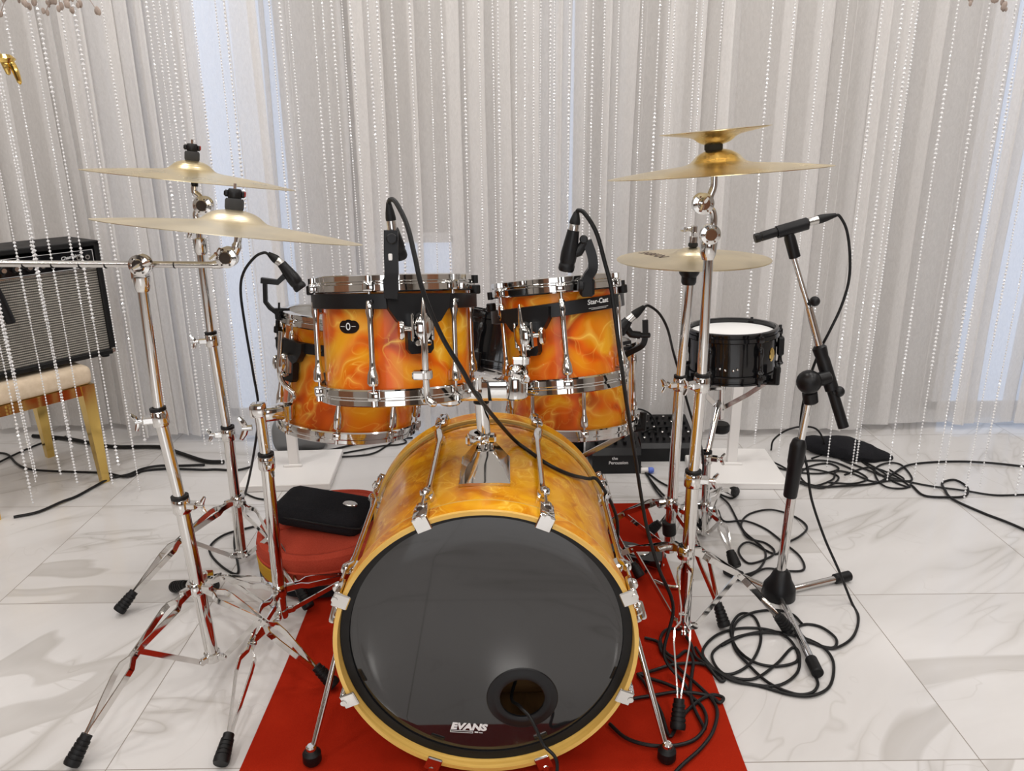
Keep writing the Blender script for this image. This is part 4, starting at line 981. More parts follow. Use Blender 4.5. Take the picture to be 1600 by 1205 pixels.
# right floor tom microphone
y4 = 1.93
m4 = mic('black drum microphone low at the right rim of the half hidden right floor tom', P(966, 520, y4), P(982, 500, y4), P(1007, 479, y4), r0=.017, r1=.012)
ca = MB(); ca.tube([P(978, 512, y4), P(986, 522, y4), P(1000, 524, y4)], .010, 12); ca.cyl(P(1000, 524, y4), P(1016, 524, y4), .007, 14, .002); ca.bar(catmull([P(1008, 500, y4), P(1008, 526, y4), P(1003, 540, y4), P(985, 550, y4+.02), P(975, 556, y4+.03)], 4), .014, .009, (0, 1, 0))
for k in range(3): ca.bar([P(968, 538+8*k, y4+.03), P(986, 534+9*k, y4+.03)], .009, .006, (0, 1, 0))
ca.build('clip_arm', plastic, m4)
cable('microphone cable curving from the right floor tom microphone behind the hi-hat stand', [P(1006, 480, y4), P(1014, 478, y4), P(1030, 490, y4), P(1043, 514, y4), P(1052, 550, y4+.1), P(1066, 600, y4+.12), P(1080, 650, y4+.14), P(1096, 700, y4+.16), P(1098, 740, y4+.2), Vector((.62, 2.35, .10)), Vector((.60, 2.40, .01)), Vector((.52, 2.45, .006))], .0034)
# floor tom basket grip seen at the right of the drum is part of its stand; bass drum cable through the port
cable('black cable coming out of the bass drum port and running down to the carpet', [Vector((.05, 1.42, .20)), P(800, 1082, 1.32), P(812, 1104, 1.262), P(826, 1118, 1.243), P(838, 1140, 1.228), P(850, 1165, 1.215), P(870, 1190, 1.20), Vector((.085, 1.175, .016)), Vector((.12, 1.16, .012)), Vector((.17, 1.15, .008)), Vector((.26, 1.10, .006))], .0034)

# ------------------------------------------------------------------ overhead microphone stand
YG = 1.87
def mic_stand():
    B = G(1213, 938); o = thing('microphone_stand', 'chrome and black boom microphone stand standing alone at right', 'stand', (B.x, B.y, 0))
    k0 = P(1216, 925, YG); kt = P(1219, 866, YG); s0 = P(1244, 725, YG); s1 = P(1268, 605, YG)
    d = (s1-k0).normalized()
    MB().lathe([(1e-5, -.012), (.040, -.008), (.046, .010), (.043, .040), (.030, .062), (.022, .085), (.0145, .092), (1e-5, .092)], 28, tiltz(P(1215, 935, YG), d)).build('base_casting', plastic, o)
    tubepart(k0, s0, .0125, o, 'lower_tube'); tubepart(s0, s1, .0095, o, 'upper_tube')
    MB().lathe([(1e-5, -.10), (.0165, -.10), (.018, -.096), (.019, -.01), (.021, 0), (.021, .045), (.016, .062), (.011, .066), (1e-5, .066)], 24, tiltz(P(1243, 722, YG), d)).build('height_clutch', plastic, o)
    c = P(1264, 597, YG-.01)
    sw = MB().ball(c, .031, 24); sw.cyl(c+Vector((.0, 0, 0)), P(1296, 589, YG), .018, 18, .003); sw.cyl(P(1265, 612, YG), P(1267, 630, YG), .019, 18, .003); sw.build('swivel_joint', plastic, o)
    a = P(1318, 668, YG-.02); b = P(1284, 556, YG+.02); e = P(1251, 446, YG+.05); t = P(1238, 396, YG+.06)
    MB().lathe([(1e-5, 0), (.0135, 0), (.0135, .10), (.017, .102), (.017, .182), (.0155, .19), (.017, .20), (.018, .215), (.012, .222), (1e-5, .222)], 24, tiltz(a, b-a)).build('boom_sleeve', plastic, o)
    tubepart(b, P(1264, 480, YG+.035), .0095, o, 'boom_tube'); tubepart(P(1264, 482, YG+.035), t, .0068, o, 'boom_extension')
    kn = MB(); kn.ball(P(1273, 471, YG+.03), .013, 16); kn.cyl(P(1262, 475, YG+.035), P(1270, 472, YG+.03), .006, 10); kn.build('boom_knob', plastic, o)
    kn = MB(); kn.ball(P(1311, 612, YG-.01), .014, 16); kn.cyl(P(1300, 614, YG-.01), P(1309, 612, YG-.01), .007, 10); kn.build('boom_knob', plastic, o)
    for tip in (G(1277, 1062), G(1327, 907), G(1132, 897)):
        st = P(1215, 930, YG)+Vector((0, 0, .008)); q = Vector((tip.x, tip.y, .016)); d = (q-st).normalized()
        lg = MB().cyl(st, q-d*.02, .0095, 16).build('leg', chrome, o)
        MB().cyl(q-d*.055, q, .0145, 18, .003).build('rubber_foot', rubber, lg)
    # swivel holder for the microphone
    mc = MB(); mc.lathe([(1e-5, 0), (.014, 0), (.014, .05), (.011, .062), (1e-5, .062)], 20, tiltz(P(1242, 402, YG+.06), P(1234, 372, YG+.06)-P(1242, 402, YG+.06)))
    p0, p1 = P(1214, 363, YG+.06), P(1252, 352, YG+.06); mc.lathe([(.0125, 0), (.0155, 0), (.0155, .075), (.0125, .075)], 24, tiltz(p0, p1-p0), closed=True); mc.build('microphone_clip', plastic, o)
mic_stand()
y5 = YG+.06
mic('long black pencil microphone with silver connector on the overhead stand at right', P(1179, 373, y5), P(1264, 347, y5), P(1306, 336, y5), r0=.0118, pencil=True)
z3 = lambda x, y: (920+x*.3692, 760+y*.3692)
cable('microphone cable from the overhead microphone falling to the floor at right', [P(1305, 337, y5), P(1312, 338, y5), P(1323, 360, y5), P(1328, 400, y5), P(1326, 440, y5), P(1314, 480, y5), P(1296, 518, y5), P(1280, 550, y5+.01), P(1262, 600, YG+.045), P(1252, 650, YG+.03), P(1252, 690, YG+.02), P(1262, 735, YG), P(1268, 780, YG), P(1288, 840, YG), P(1310, 890, YG-.04), G(1330, 940, .008)]+floorpts([z3(1140, 560), z3(1120, 640), z3(1060, 688), z3(1000, 690), z3(920, 655), z3(885, 610), z3(920, 590), z3(985, 605), z3(1045, 655), z3(1030, 690), z3(940, 670), z3(860, 640), z3(760, 620), z3(650, 640), z3(560, 685)]), .0036)
# tangles of cable on the floor
cable('black cable coiled in wide loops on the white floor around the overhead stand', floorpts([(450, 700), (500, 770), (600, 830), (720, 852), (850, 890), (950, 895), (1020, 850), (1035, 760), (1000, 700), (930, 655), (840, 635), (740, 630), (640, 640), (560, 680), (520, 730), (570, 800), (690, 825), (790, 765), (860, 690), (890, 720), (880, 800), (800, 850), (680, 845), (580, 815), (500, 765), (483, 700), (540, 640), (640, 607), (760, 615), (850, 660), (884, 740), (800, 770), (700, 755), (625, 690), (600, 610), (640, 550), (700, 560), (728, 650), (690, 750), (610, 800), (540, 790), (480, 740)], .0036, z3), .0036)
cable('black cable passing under the front foot of the overhead stand in a long bow', floorpts([(960, 812), (968, 850), (940, 885), (870, 885), (760, 840), (670, 760), (612, 680), (620, 590), (690, 545), (790, 530), (860, 550), (900, 590)], .0036, z3), .0036)
z5 = lambda x, y: (940+x*.2033, 960+y*.2033)
cable('black cable tangled in loops on the red carpet right of the bass drum', floorpts([(60, 880), (180, 990), (350, 1050), (550, 1050), (720, 1000), (800, 880), (770, 750), (650, 650), (500, 580), (370, 530), (280, 500), (340, 590), (450, 780), (520, 980), (600, 850), (720, 720), (840, 660), (930, 685), (900, 715), (820, 665), (600, 640), (400, 660), (230, 690)], .004, z5), .004)
cable('black cable leading from the carpet tangle to the front edge of the carpet', floorpts([(560, 400), (420, 470), (490, 520), (470, 590), (390, 640)][:0]+[(330, 215), (430, 250), (460, 330), (540, 400), (640, 500), (760, 610), (850, 700), (885, 800), (850, 950), (760, 1070), (620, 1200), (540, 1290)], .004, z5), .004)
cable('black cable with a small ring on the carpet behind the right cymbal stand front foot', floorpts([(270, 500), (400, 470), (540, 430), (700, 410), (800, 430), (900, 480), (940, 520), (900, 520), (800, 430), (720, 360), (680, 260), (600, 165), (500, 150), (450, 230), (490, 330), (570, 365), (650, 320), (700, 400), (680, 600), (700, 740), (790, 930)], .004, z5), .004)
z6 = lambda x, y: (1090+x*.31875, 640+y*.31875)
cable('black cable in round loops on the floor behind the overhead stand', floorpts([(60, 395), (120, 350), (200, 400), (170, 440), (100, 420), (150, 470), (190, 540), (215, 590), (250, 640), (330, 660), (375, 700), (350, 735), (250, 760), (200, 700), (250, 660), (380, 715), (420, 670), (500, 630), (535, 580), (470, 530), (360, 500), (260, 515), (215, 560), (230, 610), (330, 700), (300, 790), (200, 830)], .0034, z6), .0034)
cable('black cable running from the snare stand foot to the overhead stand base', floorpts([(100, 500), (130, 555), (230, 555), (330, 590), (420, 660), (500, 730), (520, 790), (440, 800), (330, 790), (240, 830)], .0034, z6), .0034)
cable('black cable in flat loops at the curtain foot, right of the right white pedestal', floorpts([(170, 200), (300, 235), (400, 280), (470, 310), (600, 320), (690, 300), (640, 270), (550, 285), (500, 330), (560, 380), (660, 350), (680, 310), (760, 320), (860, 360), (960, 355), (1050, 350), (1000, 280), (930, 270), (870, 295), (880, 350), (930, 390), (1020, 390), (1050, 365)], .0036, z6), .0036)
cable('long black cable running along the curtain hem to the right edge', floorpts([(500, 360), (600, 385), (750, 382), (880, 365), (960, 320), (1030, 282), (1150, 264), (1300, 262), (1450, 272), (1600, 285), (1750, 300)], .0042, z6), .0042)
cable('black cable snaking across the floor under the bead strings at far right', floorpts([(700, 250), (800, 290), (900, 330), (1060, 365), (1160, 385), (1300, 405), (1450, 425), (1600, 425), (1760, 425)], .0036, z6), .0036)
cable('thick black cable with a loop leaving diagonally at the lower right of the curtain', floorpts([(1050, 380), (1110, 430), (1230, 440), (1310, 430), (1320, 390), (1260, 355), (1200, 365), (1210, 400), (1250, 450), (1400, 515), (1500, 555), (1600, 600), (1750, 670)], .0044, z6), .0044)
cable('black cable arching up against the curtain behind the overhead stand', [G(*z6(360, 200), .004), G(*z6(372, 150), .05), P(*z6(430, 105), 2.85), P(*z6(500, 85), 2.84), P(*z6(575, 92), 2.84), P(*z6(612, 140), 2.83), G(*z6(620, 215), .004), G(*z6(560, 240), .004)], .0038)
cable('black cable wound in narrow ovals beside the black fabric bag under the bead strings', floorpts([(330, 250), (420, 300), (560, 300), (690, 335), (620, 390), (510, 372), (440, 320), (520, 262), (650, 262), (760, 300), (830, 345), (760, 372), (640, 362)], .0036, z6), .0036)
cable('black cable weaving between the flat loops and the thick looped cable', floorpts([(720, 325), (840, 290), (960, 330), (1040, 385), (960, 360), (900, 310), (800, 255), (930, 345), (1010, 350), (940, 300)], .0034, z6), .0034)
zl = lambda x, y: (x*.2, 650+y*.2); zm = lambda x, y: (300+x*.25, 620+y*.25)
cable('black cable running along the left floor from the left edge past the gold stool', floorpts([(-120, 290), (0, 300), (70, 320), (130, 380), (220, 425), (400, 445), (700, 450), (840, 460), (1000, 490), (1120, 440), (1300, 425), (1450, 430), (1600, 430)], .0044, zl)+floorpts([(150, 462), (300, 465), (400, 440), (500, 412), (700, 400), (850, 345), (1000, 310), (1100, 290)][0:1]+[(280, 468), (390, 445)], .0044, zm), .0044)
cable('black cable curving forward from the front leg of the gold stool', floorpts([(110, 802), (300, 765), (480, 690), (600, 640), (750, 560), (870, 500), (1000, 470), (1120, 425), (1250, 405), (1400, 400), (1600, 395)], .005, zl), .005)
cable('black cable crossing under the gold stool towards the left edge', floorpts([(-150, 440), (0, 370), (150, 300), (330, 220), (520, 170)], .004, zl), .004)
cable('thick black cable bundle along the curtain hem at left', floorpts([(260, 172), (500, 192), (700, 230), (900, 258), (1250, 262), (1400, 310), (1600, 370), (1750, 380)], .0085, zl), .0085)
cable('black cable along the floor behind the left white pedestal', floorpts([(470, 408), (560, 385), (700, 362), (850, 342), (1000, 310), (1100, 290), (1250, 270), (1380, 265)], .0042, zm), .0042)
cable('black cable looping behind the bass drum towards the left pedestal', floorpts([(905, 366), (1050, 342), (1200, 316), (1290, 306), (1340, 290), (1290, 262), (1210, 318), (1110, 368), (905, 388)], .0036, zm), .0036)
cable('thin black cable curling on the floor behind the tom stand', floorpts([(392, 455), (352, 555), (322, 600), (400, 640), (520, 660), (552, 692)], .0034, zm), .0034)
zk = lambda x, y: (840+x*.249, 560+y*.249)
cable('black cable rising in an arch behind the mixer', [G(*zk(400, 520), .1), P(*zk(490, 430), 2.9), P(*zk(540, 350), 2.9), P(*zk(620, 318), 2.9), P(*zk(700, 345), 2.9), P(*zk(740, 410), 2.9), P(*zk(745, 490), 2.9)], .0036)
cable('black cable hooked over the back edge of the mixer', [P(*zk(620, 510), 2.88), P(*zk(680, 455), 2.92), P(*zk(780, 430), 2.93), P(*zk(880, 435), 2.93), P(*zk(930, 480), 2.92), P(*zk(940, 540), 2.9), G(*zk(960, 610), .006)], .0034)
cable('black cables fanning out on the floor beside the hi-hat stand', floorpts([(650, 690), (700, 760), (780, 860), (860, 920), (800, 900), (730, 820), (690, 730), (760, 780), (850, 830)], .0036, zk), .0036)

# ------------------------------------------------------------------ mixer, boxes, pedestals
def mixer():
    A = G(925, 741); B = G(1001, 740); w = (B-A).length; u = (B-A).normalized(); d = Vector((-u.y, u.x, 0))
    M = Matrix((u, d, Vector((0, 0, 1)))).transposed().to_4x4(); M.translation = A
    o = thing('effects_console', 'black console box with two lines of white print on its front, behind the bass drum', 'audio mixer', A)
    prof = [(0, 0), (0, .075), (.02, .098), (.20, .125), (.24, .125), (.24, 0)]
    mb = MB(M); n = len(prof); vs = [(0, y, z) for y, z in prof]+[(w, y, z) for y, z in prof]
    mb.add(vs, [tuple(range(n)), tuple(range(2*n-1, n-1, -1))]+[(i, (i+1) % n, n+(i+1) % n, n+i) for i in range(n)]); mb.build('case', plastic, o, sharp=25)
    for i in range(5):
        for j in range(4): MB(M).cyl((.02+i*(w-.04)/4, .05+j*.04, .101+j*.006), (.02+i*(w-.04)/4, .047+j*.04, .117+j*.006), .007, 12, .002).build('knob', rubber, o)
    T = M @ Matrix(((1, 0, 0, .062), (0, 0, -1, -.0008), (0, 1, 0, .052), (0, 0, 0, 1)))
    t = text_mb('the', T @ Matrix.Translation((.012, .006, 0)), .017, .0003, .0003, 0, 'LEFT'); text_mb('Percussion', T @ Matrix.Translation((0, -.012, 0)), .017, .0003, .0003, 0, 'LEFT', t); t.build('front_print', whiteprint, o)
    A2 = G(1004, 728); A2.y += .04; w2 = .22
    M = Matrix.Translation(A2); o = thing('mixing_desk', 'wide black mixing desk with rows of small knobs, behind the hi-hat stand', 'audio mixer', A2)
    prof = [(0, 0), (0, .055), (.02, .07), (.24, .11), (.24, 0)]; n = len(prof); vs = [(0, y, z) for y, z in prof]+[(w2, y, z) for y, z in prof]
    MB(M).add(vs, [tuple(range(n)), tuple(range(2*n-1, n-1, -1))]+[(i, (i+1) % n, n+(i+1) % n, n+i) for i in range(n)]).build('case', plastic, o, sharp=25)
    for i in range(8):
        for j in range(5): MB(M).cyl((.018+i*.026, .045+j*.04, .075+j*.0073), (.018+i*.026, .043+j*.04, .088+j*.0073), .0055, 10, .0015).build('knob', steel if (i+j) % 4 == 0 else rubber, o)
    A3 = G(868, 726); o = MB().box((A3.x+.02, A3.y+.08, .11), (.16, .16, .22), Matrix.Rotation(.2, 3, 'Z'), .012, 2).build('equipment_box', plastic, loc=(A3.x, A3.y+.08, 0)); tag(o, 'small black equipment box on the floor right behind the bass drum rim', 'box')  # box added to fill in for the dark hardware behind the bass drum
    m0 = G(1001, 735, .012); o = thing('marker', 'white stub marker with a blue cap lying by the console corner', 'marker', (m0.x, m0.y, 0))
    MB().cyl(m0, m0+Vector((.028, 0, 0)), .0115, 18, .002).build('barrel', whitepaint, o); MB().cyl(m0+Vector((.028, 0, 0)), m0+Vector((.05, 0, 0)), .0115, 18, .004).build('cap', blueP, o)
    p = P(988, 684, 2.98); o = MB().add([p+Vector(q) for q in ((-.035, 0, -.13), (.05, 0, -.13), (.035, 0, -.02), (.006, .0, .035), (-.02, 0, .0), (-.035, .02, -.13), (.05, .02, -.13), (.035, .02, -.02), (.006, .012, .035), (-.02, .02, 0))], [(0, 1, 2, 3, 4), (9, 8, 7, 6, 5), (0, 5, 6, 1), (1, 6, 7, 2), (2, 7, 8, 3), (3, 8, 9, 4), (4, 9, 5, 0)]).build('pennant', mat('orange_red_cloth', (.72, .07, .02), .8), loc=(p.x, p.y, p.z-.13)); tag(o, 'small orange-red cloth triangle standing behind the mixing desk', 'cloth')
mixer()
def pedestal(C, label, h, rot):
    o = thing('post_stand', label, 'stand', (C.x, C.y, 0)); Rm = Matrix.Rotation(rot, 3, 'Z')
    MB().box((C.x, C.y, .0135), (.33, .33, .026), Rm, .003).build('base_plate', whitepaint, o)
    MB().box((C.x, C.y+.02, .026+h/2), (.036, .030, h), Rm, .002).build('post', whitepaint, o)
    b = MB()
    b.box((C.x, C.y-.002, .031), (.07, .012, .010), Rm, .002); b.build('foot_bracket', whitepaint, o)
pedestal(G(459, 739), 'white post on a square white base plate, left behind the floor tom', .56, R(3))
pedestal(G(1144, 736), 'white post on a square white base plate, under the small black snare', .50, R(-3))
def hem_bag():
    A = P(1318, 706, 2.86); A.z = .0; mb = MB(); pr = []; N = 28; K = 14; vs = []; fs = []
    for i in range(N+1):
        s = i/N; x = (s-.5)*.34; rr = .055*math.sin(PI*min(1, max(.02, s*.96+.02)))**.6*(1+.35*mnoise.noise(Vector((s*5, 3, 1))))
        for j in range(K):
            a = 2*PI*j/K; z = max(.001, .045+rr*math.sin(a)*.85*(1+.25*mnoise.noise(Vector((s*6, j, 2))))-.03*s-.005)
            vs.append((A.x+x, A.y+rr*1.3*math.cos(a)-.1*(s-.5), z))
    for i in range(N):
        for j in range(K): fs.append((i*K+j, i*K+(j+1) % K, (i+1)*K+(j+1) % K, (i+1)*K+j))
    fs += [tuple(range(K))[::-1], tuple(N*K+j for j in range(K))]
    tag(mb.add(vs, fs).build('fabric_bag', blackfab, loc=(A.x, A.y, 0)), 'crumpled black fabric bag lying at the curtain hem behind the overhead stand', 'bag')
    # grey case standing under the left floor tom, half behind the curtain hem
    B = G(452, 718); o = thing('floor_case', 'dark grey rounded case lying behind the left white post', 'case', (B.x, B.y+.03, 0))
    bb = MB(); bb.box((B.x+.02, B.y+.13, .07), (.22, .17, .14), Matrix.Rotation(R(8), 3, 'Z'), .045, 3); bb.build('shell', mat('grey_case', (.16, .165, .17), .4), o)
    hb = MB(); hb.box((B.x-.05, B.y+.06, .085), (.03, .03, .05), None, .008, 2); hb.build('handle', plastic, o)
hem_bag()
# ------------------------------------------------------------------ red padded bag and black pouch
def red_bag():
    C = Vector((-.525, 2.075, 0)); o = thing('padded_bag', 'red round padded bag lying on the floor between tom stand and bass drum', 'bag', C)
    RR = .215; M = Matrix.Translation(C+Vector((0, 0, .0))) @ Matrix.Rotation(R(-3), 4, 'Y') @ Matrix.Rotation(R(2), 4, 'X'); M.translation.z = .012
    def ringm(pr, n=72, seed=0):
        mb = MB(M); mb.lathe(pr, n)
        mb.v = [v+Vector((0, 0, .004*mnoise.noise(v*9+Vector((seed, 0, 0))))) if v.z > .03 else v for v in mb.v]; return mb
    ringm([(RR*.99, .085), (RR, .105), (RR-.006, .125), (RR-.02, .134), (RR-.03, .131), (RR-.032, .128), (RR-.034, .131), (RR-.06, .136), (.06, .140), (1e-5, .141)]).build('lid', redfab, o)
    ringm([(1e-5, 0), (RR-.02, 0), (RR-.004, .012), (RR, .03), (RR*.99, .085), (RR*.98, .086)]).build('side_wall', redfab, o)
    for a0, a1, z0, z1, m_, nm in ((200, 245, .035, .08, yelfab, 'side_panel'), (245, 330, .012, .05, blackfab, 'side_strap'), (170, 205, .004, .03, blackfab, 'edge_trim')):
        MB(M).lathe([(RR+.001, z0), (RR+.0035, z0+.002), (RR+.0035, z1-.002), (RR+.001, z1)], 24, closed=True, a0=R(a0), a1=R(a1)).build(nm, m_, o)
    mb = MB(M); mb.lathe([(RR-.001, .083), (RR+.003, .085), (RR+.003, .089), (RR-.001, .091)], 72, closed=True); mb.build('piping', redfab, o)
    fl = MB(M); fl.box((-.13, .02, .140), (.11, .13, .010), Matrix.Rotation(R(25), 3, 'Z'), .004, 2); fl.build('pocket_flap', redfab, o)
    # pouch on top
    Pc = G(508, 806, .175); ang = R(-13); rot = Matrix.Rotation(ang, 3, 'Z') @ Matrix.Rotation(R(4), 3, 'Y')
    o2 = thing('zip_pouch', 'black padded fabric pouch with a small silver oval badge, on top of the red bag', 'pouch', (Pc.x, Pc.y, .142))
    bm = MB(); bm.box((0, 0, 0), (.275, .150, .092), None, .036, 4)
    T = Matrix.Translation((Pc.x, Pc.y, .196)) @ rot.to_4x4()
    bm.v = [T @ Vector((v.x*(1+.3*v.y), v.y*(1-.25*v.x), v.z+.008*mnoise.noise(v*14)-(.012 if v.z > 0 else 0)*abs(v.x)/.14)) for v in bm.v]
    bm.build('body', blackfab, o2, sharp=60)
    MB(T).tube(catmull([(x*.139, y*.073, -.004) for x, y in ((1, .6), (.8, 1), (-.8, 1), (-1, .6), (-1, -.6), (-.8, -1), (.8, -1), (1, -.6))], 4, True), .0028, 8, closed=True).build('zip_seam', rubber, o2)
    MB(T @ Matrix.Translation((.085, -.012, .0375)) @ Matrix.Rotation(R(0), 4, 'X') @ Matrix.Diagonal((1.5, 1, 1, 1))).lathe([(1e-5, .0035), (.0125, .0035), (.0145, .001), (.0145, -.004), (1e-5, -.004)], 28).build('badge', steel, o2)
red_bag()
# ------------------------------------------------------------------ gold stool and amplifier
LF, RF, RBk = Vector((-1.735, 2.355, 0)), Vector((-1.50, 2.68, 0)), Vector((-1.865, 2.945, 0)); LB = LF+RBk-RF
def stool():
    c = (LF+RBk)/2; o = thing('stool', 'low gold-framed stool with a cream velvet seat, carrying the amplifier', 'stool', c)
    u = (RF-LF).normalized(); d = (LB-LF).normalized(); L = (RF-LF).length; W = (LB-LF).length
    M = Matrix((u, d, Vector((0, 0, 1)))).transposed().to_4x4(); M.translation = LF
    for x, y, sx, sy in ((0, 0, 1, 1), (L, 0, -1, 1), (0, W, 1, -1), (L, W, -1, -1)):
        t, b = .046, .026; vs = []
        for w_, z, off in ((b, 0, .0), (t, .385, -.004)):
            for qx, qy in ((0, 0), (1, 0), (1, 1), (0, 1)): vs.append((x+sx*(off+w_*qx), y+sy*(off+w_*qy), z))
        MB(M).add(vs, [(3, 2, 1, 0), (4, 5, 6, 7)]+[(i, (i+1) % 4, 4+(i+1) % 4, 4+i) for i in range(4)]).build('leg', gold, o, sharp=10)
    fr = MB(M)
    for c0, s in (((L/2, .012, .367), (L, .024, .036)), ((L/2, W-.012, .367), (L, .024, .036)), ((.012, W/2, .367), (.024, W-.048, .036)), ((L-.012, W/2, .367), (.024, W-.048, .036))): fr.box(c0, s)
    fr.build('apron', gold, o)
    sb = MB(M); sb.box((L/2, W/2, .4195), (L+.012, W+.012, .069), None, .022, 4); sb.build('seat_cushion', cushion, o)
    return M, L, W
MSt, SL, SW = stool()
def amp():
    u = (RF-LF).normalized(); d = (LB-LF).normalized(); Q = G(184, 556, .456)
    M = Matrix((-u, d, Vector((0, 0, 1)))).transposed().to_4x4(); M.translation = Vector((Q.x, Q.y, .456))
    W, D, Hh = .50, .22, .415; fh = .012
    o = thing('guitar_amplifier', 'black guitar combo amplifier with silver grille cloth, standing on the gold stool', 'amplifier', M @ Vector((W/2, D/2, 0)))
    # cabinet shell: top, sides, bottom, back
    cab = MB(M); t = .018
    cab.box((W/2, D/2, fh+t/2), (W, D, t), bev=.003).box((W/2, D/2, fh+Hh-t/2), (W, D, t), bev=.003).box((t/2, D/2, fh+Hh/2), (t, D, Hh-.004), bev=.003).box((W-t/2, D/2, fh+Hh/2), (t, D, Hh-.004), bev=.003).box((W/2, D-.01, fh+Hh/2), (W-.01, .015, Hh-.01))
    cab.build('cabinet', rubber, o)
    ph = .066; pz = fh+Hh-t-.010-ph/2
    gz0 = fh+t; gz1 = pz-ph/2-.003
    MB(M).box((W/2, .022, (gz0+gz1)/2), (W-2*t, .016, gz1-gz0)).build('grille_cloth', grille, o)
    cp = MB(M).box((W/2, .016, pz), (W-2*t-.004, .014, ph)).build('control_panel', gloss_black, o)
    tr = MB(M); xa, xb = t+.006, W-t-.006
    for z in (pz-ph/2+.003, pz+ph/2-.003): tr.box((W/2, .0085, z), (xb-xa, .001, .0014))
    for x in (xa, xb): tr.box((x, .0085, pz), (.0014, .001, ph-.006))
    tr.build('panel_line', whiteprint, cp)
    MB(M).box((W/2, .014, gz1+.0015), (W-2*t, .018, .004)).build('grille_trim', steel, o)
    for i in range(7):
        x = .165+i*.040
        k = MB(M).cyl((x, .010, pz-.004), (x, -.010, pz-.004), .0125, 20, .002).build('knob', plastic, cp)
        MB(M).cyl((x, -.010, pz-.004), (x, -.012, pz-.004), .0078, 18).build('knob_cap', steel, k)
    for x in (.045, .075):
        MB(M).lathe([(.0045, 0), (.0085, 0), (.0085, .004), (.0045, .004)], 20, M.inverted() @ (M @ Matrix.Translation((x, .009, pz+.006)) @ Matrix.Rotation(R(90), 4, 'X')), closed=True).build('input_jack', steel, cp)
    T = M @ Matrix.Translation((.135, .0082, pz+.004)) @ Matrix(((-1, 0, 0, 0), (0, 0, 1, 0), (0, 1, 0, 0), (0, 0, 0, 1)))
    t_ = text_mb('Champion', T @ Matrix.Rotation(R(6), 4, 'Z'), .0165, .0004, .0002, .3, 'LEFT'); t_.build('script_logo', whiteprint, cp)
    for x in (.03, W-.03):
        for y in (.03, D-.03): MB(M).cyl((x, y, 0), (x, y, fh+.003), .014, 16, .002).build('rubber_foot', rubber, o)
    for x in (.006, W-.006): MB(M).box((x, .008, fh+.012), (.024, .028, .026), bev=.006, seg=2).build('corner_cap', steel if x < .1 else plastic, o)
    return M, W, Hh
MAm, AW, AH = amp()
def ampmic():
    """side-address microphone hung over the amplifier front on its cable"""
    f = lambda x, z: MAm @ Vector((x, -.034, z))
    a = f(.345, .196); b = f(.372, .330); d = (b-a).normalized()
    o = thing('microphone', 'slim black microphone hanging on its cable in front of the amplifier grille', 'microphone', a)
    MB().lathe([(1e-5, 0), (.013, 0), (.015, .004), (.0145, .08), (.0115, (b-a).length), (1e-5, (b-a).length)], 24, tiltz(a, d)).build('body', plastic, o)
    c = MB().cyl(b, b+d*.022, .0095, 18).build('connector', steel, o)
    MB().lathe([(1e-5, 0), (.0105, 0), (.010, .02), (.006, .05), (1e-5, .05)], 18, tiltz(b+d*.022, d)).build('cable_boot', rubber, c)
    e = b+d*.070
    cable('black microphone cable draped over the top of the amplifier', [e, e+d*.03, MAm @ Vector((.385, -.022, .427+.016)), MAm @ Vector((.40, .03, .4345)), MAm @ Vector((.43, .09, .4345)), MAm @ Vector((.48, .13, .4345)), MAm @ Vector((.53, .17, .42)), MAm @ Vector((.56, .19, .30)), MAm @ Vector((.57, .20, .1))], .0042)
ampmic()
# ------------------------------------------------------------------ hanging decorations at the upper corners
def spray(name, label, px, py, Y, n, seed, m_leaf, up=.5, spreadx=.10, cat='decoration'):
    rnd = random.Random(seed); c = P(px, py, Y); st = MB(); lf = st
    st.tube([c+Vector((0, 0, up)), c+Vector((.006, 0, .1)), c], .0022, 6)
    for i in range(n):
        a = rnd.uniform(0, 2*PI); L = rnd.uniform(.2, 1)*spreadx; tip = c+Vector((math.cos(a)*L, math.sin(a)*L*.6, rnd.uniform(-.045, .06))); b0 = c+Vector((0, 0, rnd.uniform(.02, .10)))
        st.tube([b0, b0.lerp(tip, .6)+Vector((0, 0, .012)), tip], .0011, 5)
        for k in range(3):
            q = tip+Vector((rnd.gauss(0, .003), rnd.gauss(0, .003), rnd.gauss(0, .004))); lf.ball(q, rnd.uniform(.004, .0075), 6, (1, .6, 1.5))
    tag(st.build(name, m_leaf[0], loc=c), label, cat)
dry = mat('dried_bud', (.36, .29, .25), .7); drys = mat('dried_stem', (.33, .25, .2), .7)
spray('flower_spray', 'dried pale flower spray hanging into the upper left corner', 26, -4, 2.45, 16, 3, (dry, drys), .4, .075)
spray('flower_spray', 'wider dried flower spray hanging just right of the corner one, top left', 98, -6, 2.45, 22, 4, (dry, drys), .4, .10)
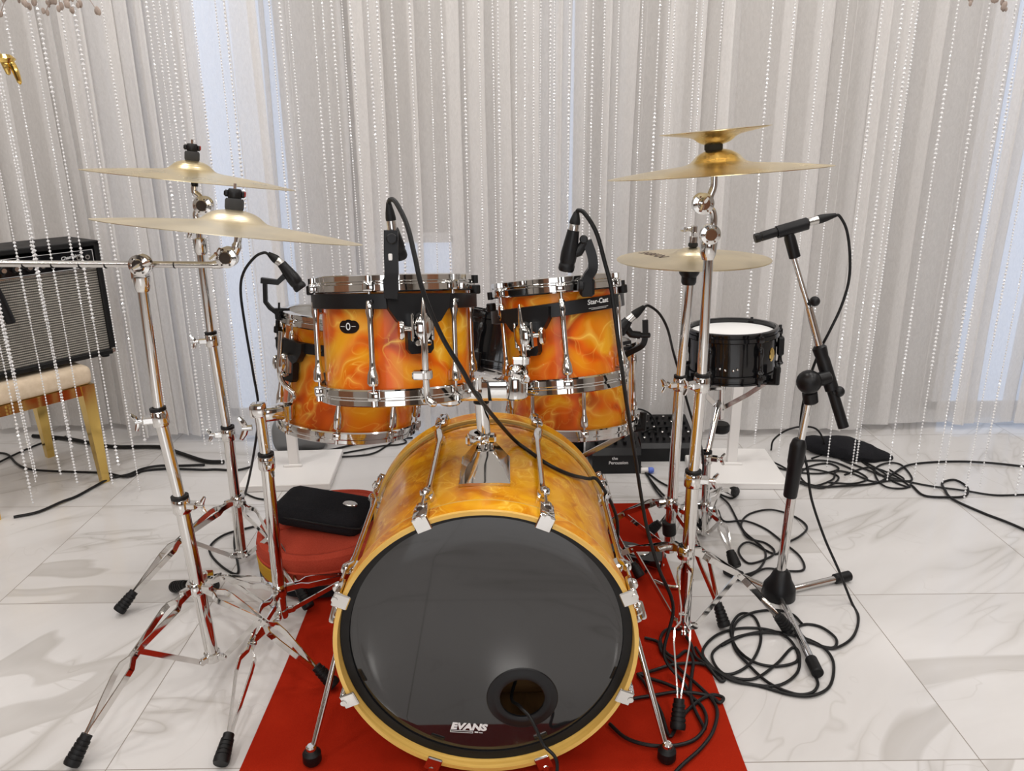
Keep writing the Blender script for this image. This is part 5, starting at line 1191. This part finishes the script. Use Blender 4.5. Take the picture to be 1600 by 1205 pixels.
spray('flower_spray', 'small dried sprig hanging at the upper right edge', 1545, -8, 2.45, 9, 6, (dry, drys), .4, .07)
def ornament():
    c = P(2, 92, 2.2); o = thing('hanging_ornament', 'gold petal ornament at the left edge above the bead strings', 'decoration', c)
    MB().tube([c+Vector((-.02, 0, .5)), c+Vector((-.012, 0, .1)), c], .002, 8).build('wire', gold, o)
    p = MB(); p.lathe([(1e-5, .012), (.018, .010), (.026, 0), (.020, -.010), (1e-5, -.012)], 20, Matrix.Translation(c) @ Matrix.Diagonal((1.4, 1, 1, 1))); p.build('calyx', gold, o)
    for k, (dx, dz) in enumerate(((.030, -.055), (.012, -.035), (-.03, -.05))):
        q = [c+Vector((.008, -.004*k, 0)), c+Vector((dx*.75, -.006*k, dz*.15)), c+Vector((dx*1.05, -.006*k, dz*.6)), c+Vector((dx*1.25, -.004*k, dz*1.15))]
        MB().tube(catmull(q, 6), [.005+.004*math.sin(PI*i/18) if i < 18 else .0015 for i in range(19)], 10).build('petal', gold, o)
ornament()

# ------------------------------------------------------------------ light
def area(x, y, z, sx, sy, pw, col=(1, .95, .88), rot=(0, 0, 0)):
    l = bpy.data.lights.new('area', 'AREA'); l.shape = 'RECTANGLE'; l.size = sx; l.size_y = sy; l.energy = pw; l.color = col
    o = bpy.data.objects.new('light', l); COL.objects.link(o); o.location = (x, y, z); o.rotation_euler = rot; return o
for x in (-2.6, -1.3, 0, 1.3, 2.6):
    for y in (-3.0, -1.7, -.4, .9, 2.2): area(x, y, ZC-.02, .28, .28, 8.2 if y < 2 else 12, (1, .965, .93))
area(0, Y0+.1, 1.5, 2.6, 1.7, 40, (.93, .96, 1), (R(90), 0, 0))
w_ = bpy.data.worlds.new('world'); sc.world = w_; w_.use_nodes = True; w_.node_tree.nodes['Background'].inputs[0].default_value = (.8, .85, 1, 1); w_.node_tree.nodes['Background'].inputs[1].default_value = .3
vs_ = sc.view_settings; vs_.view_transform = 'Standard'; vs_.look = 'None'; vs_.exposure = 0.0; vs_.gamma = 1

sc.cycles.transparent_max_bounces = 32; sc.cycles.max_bounces = 8
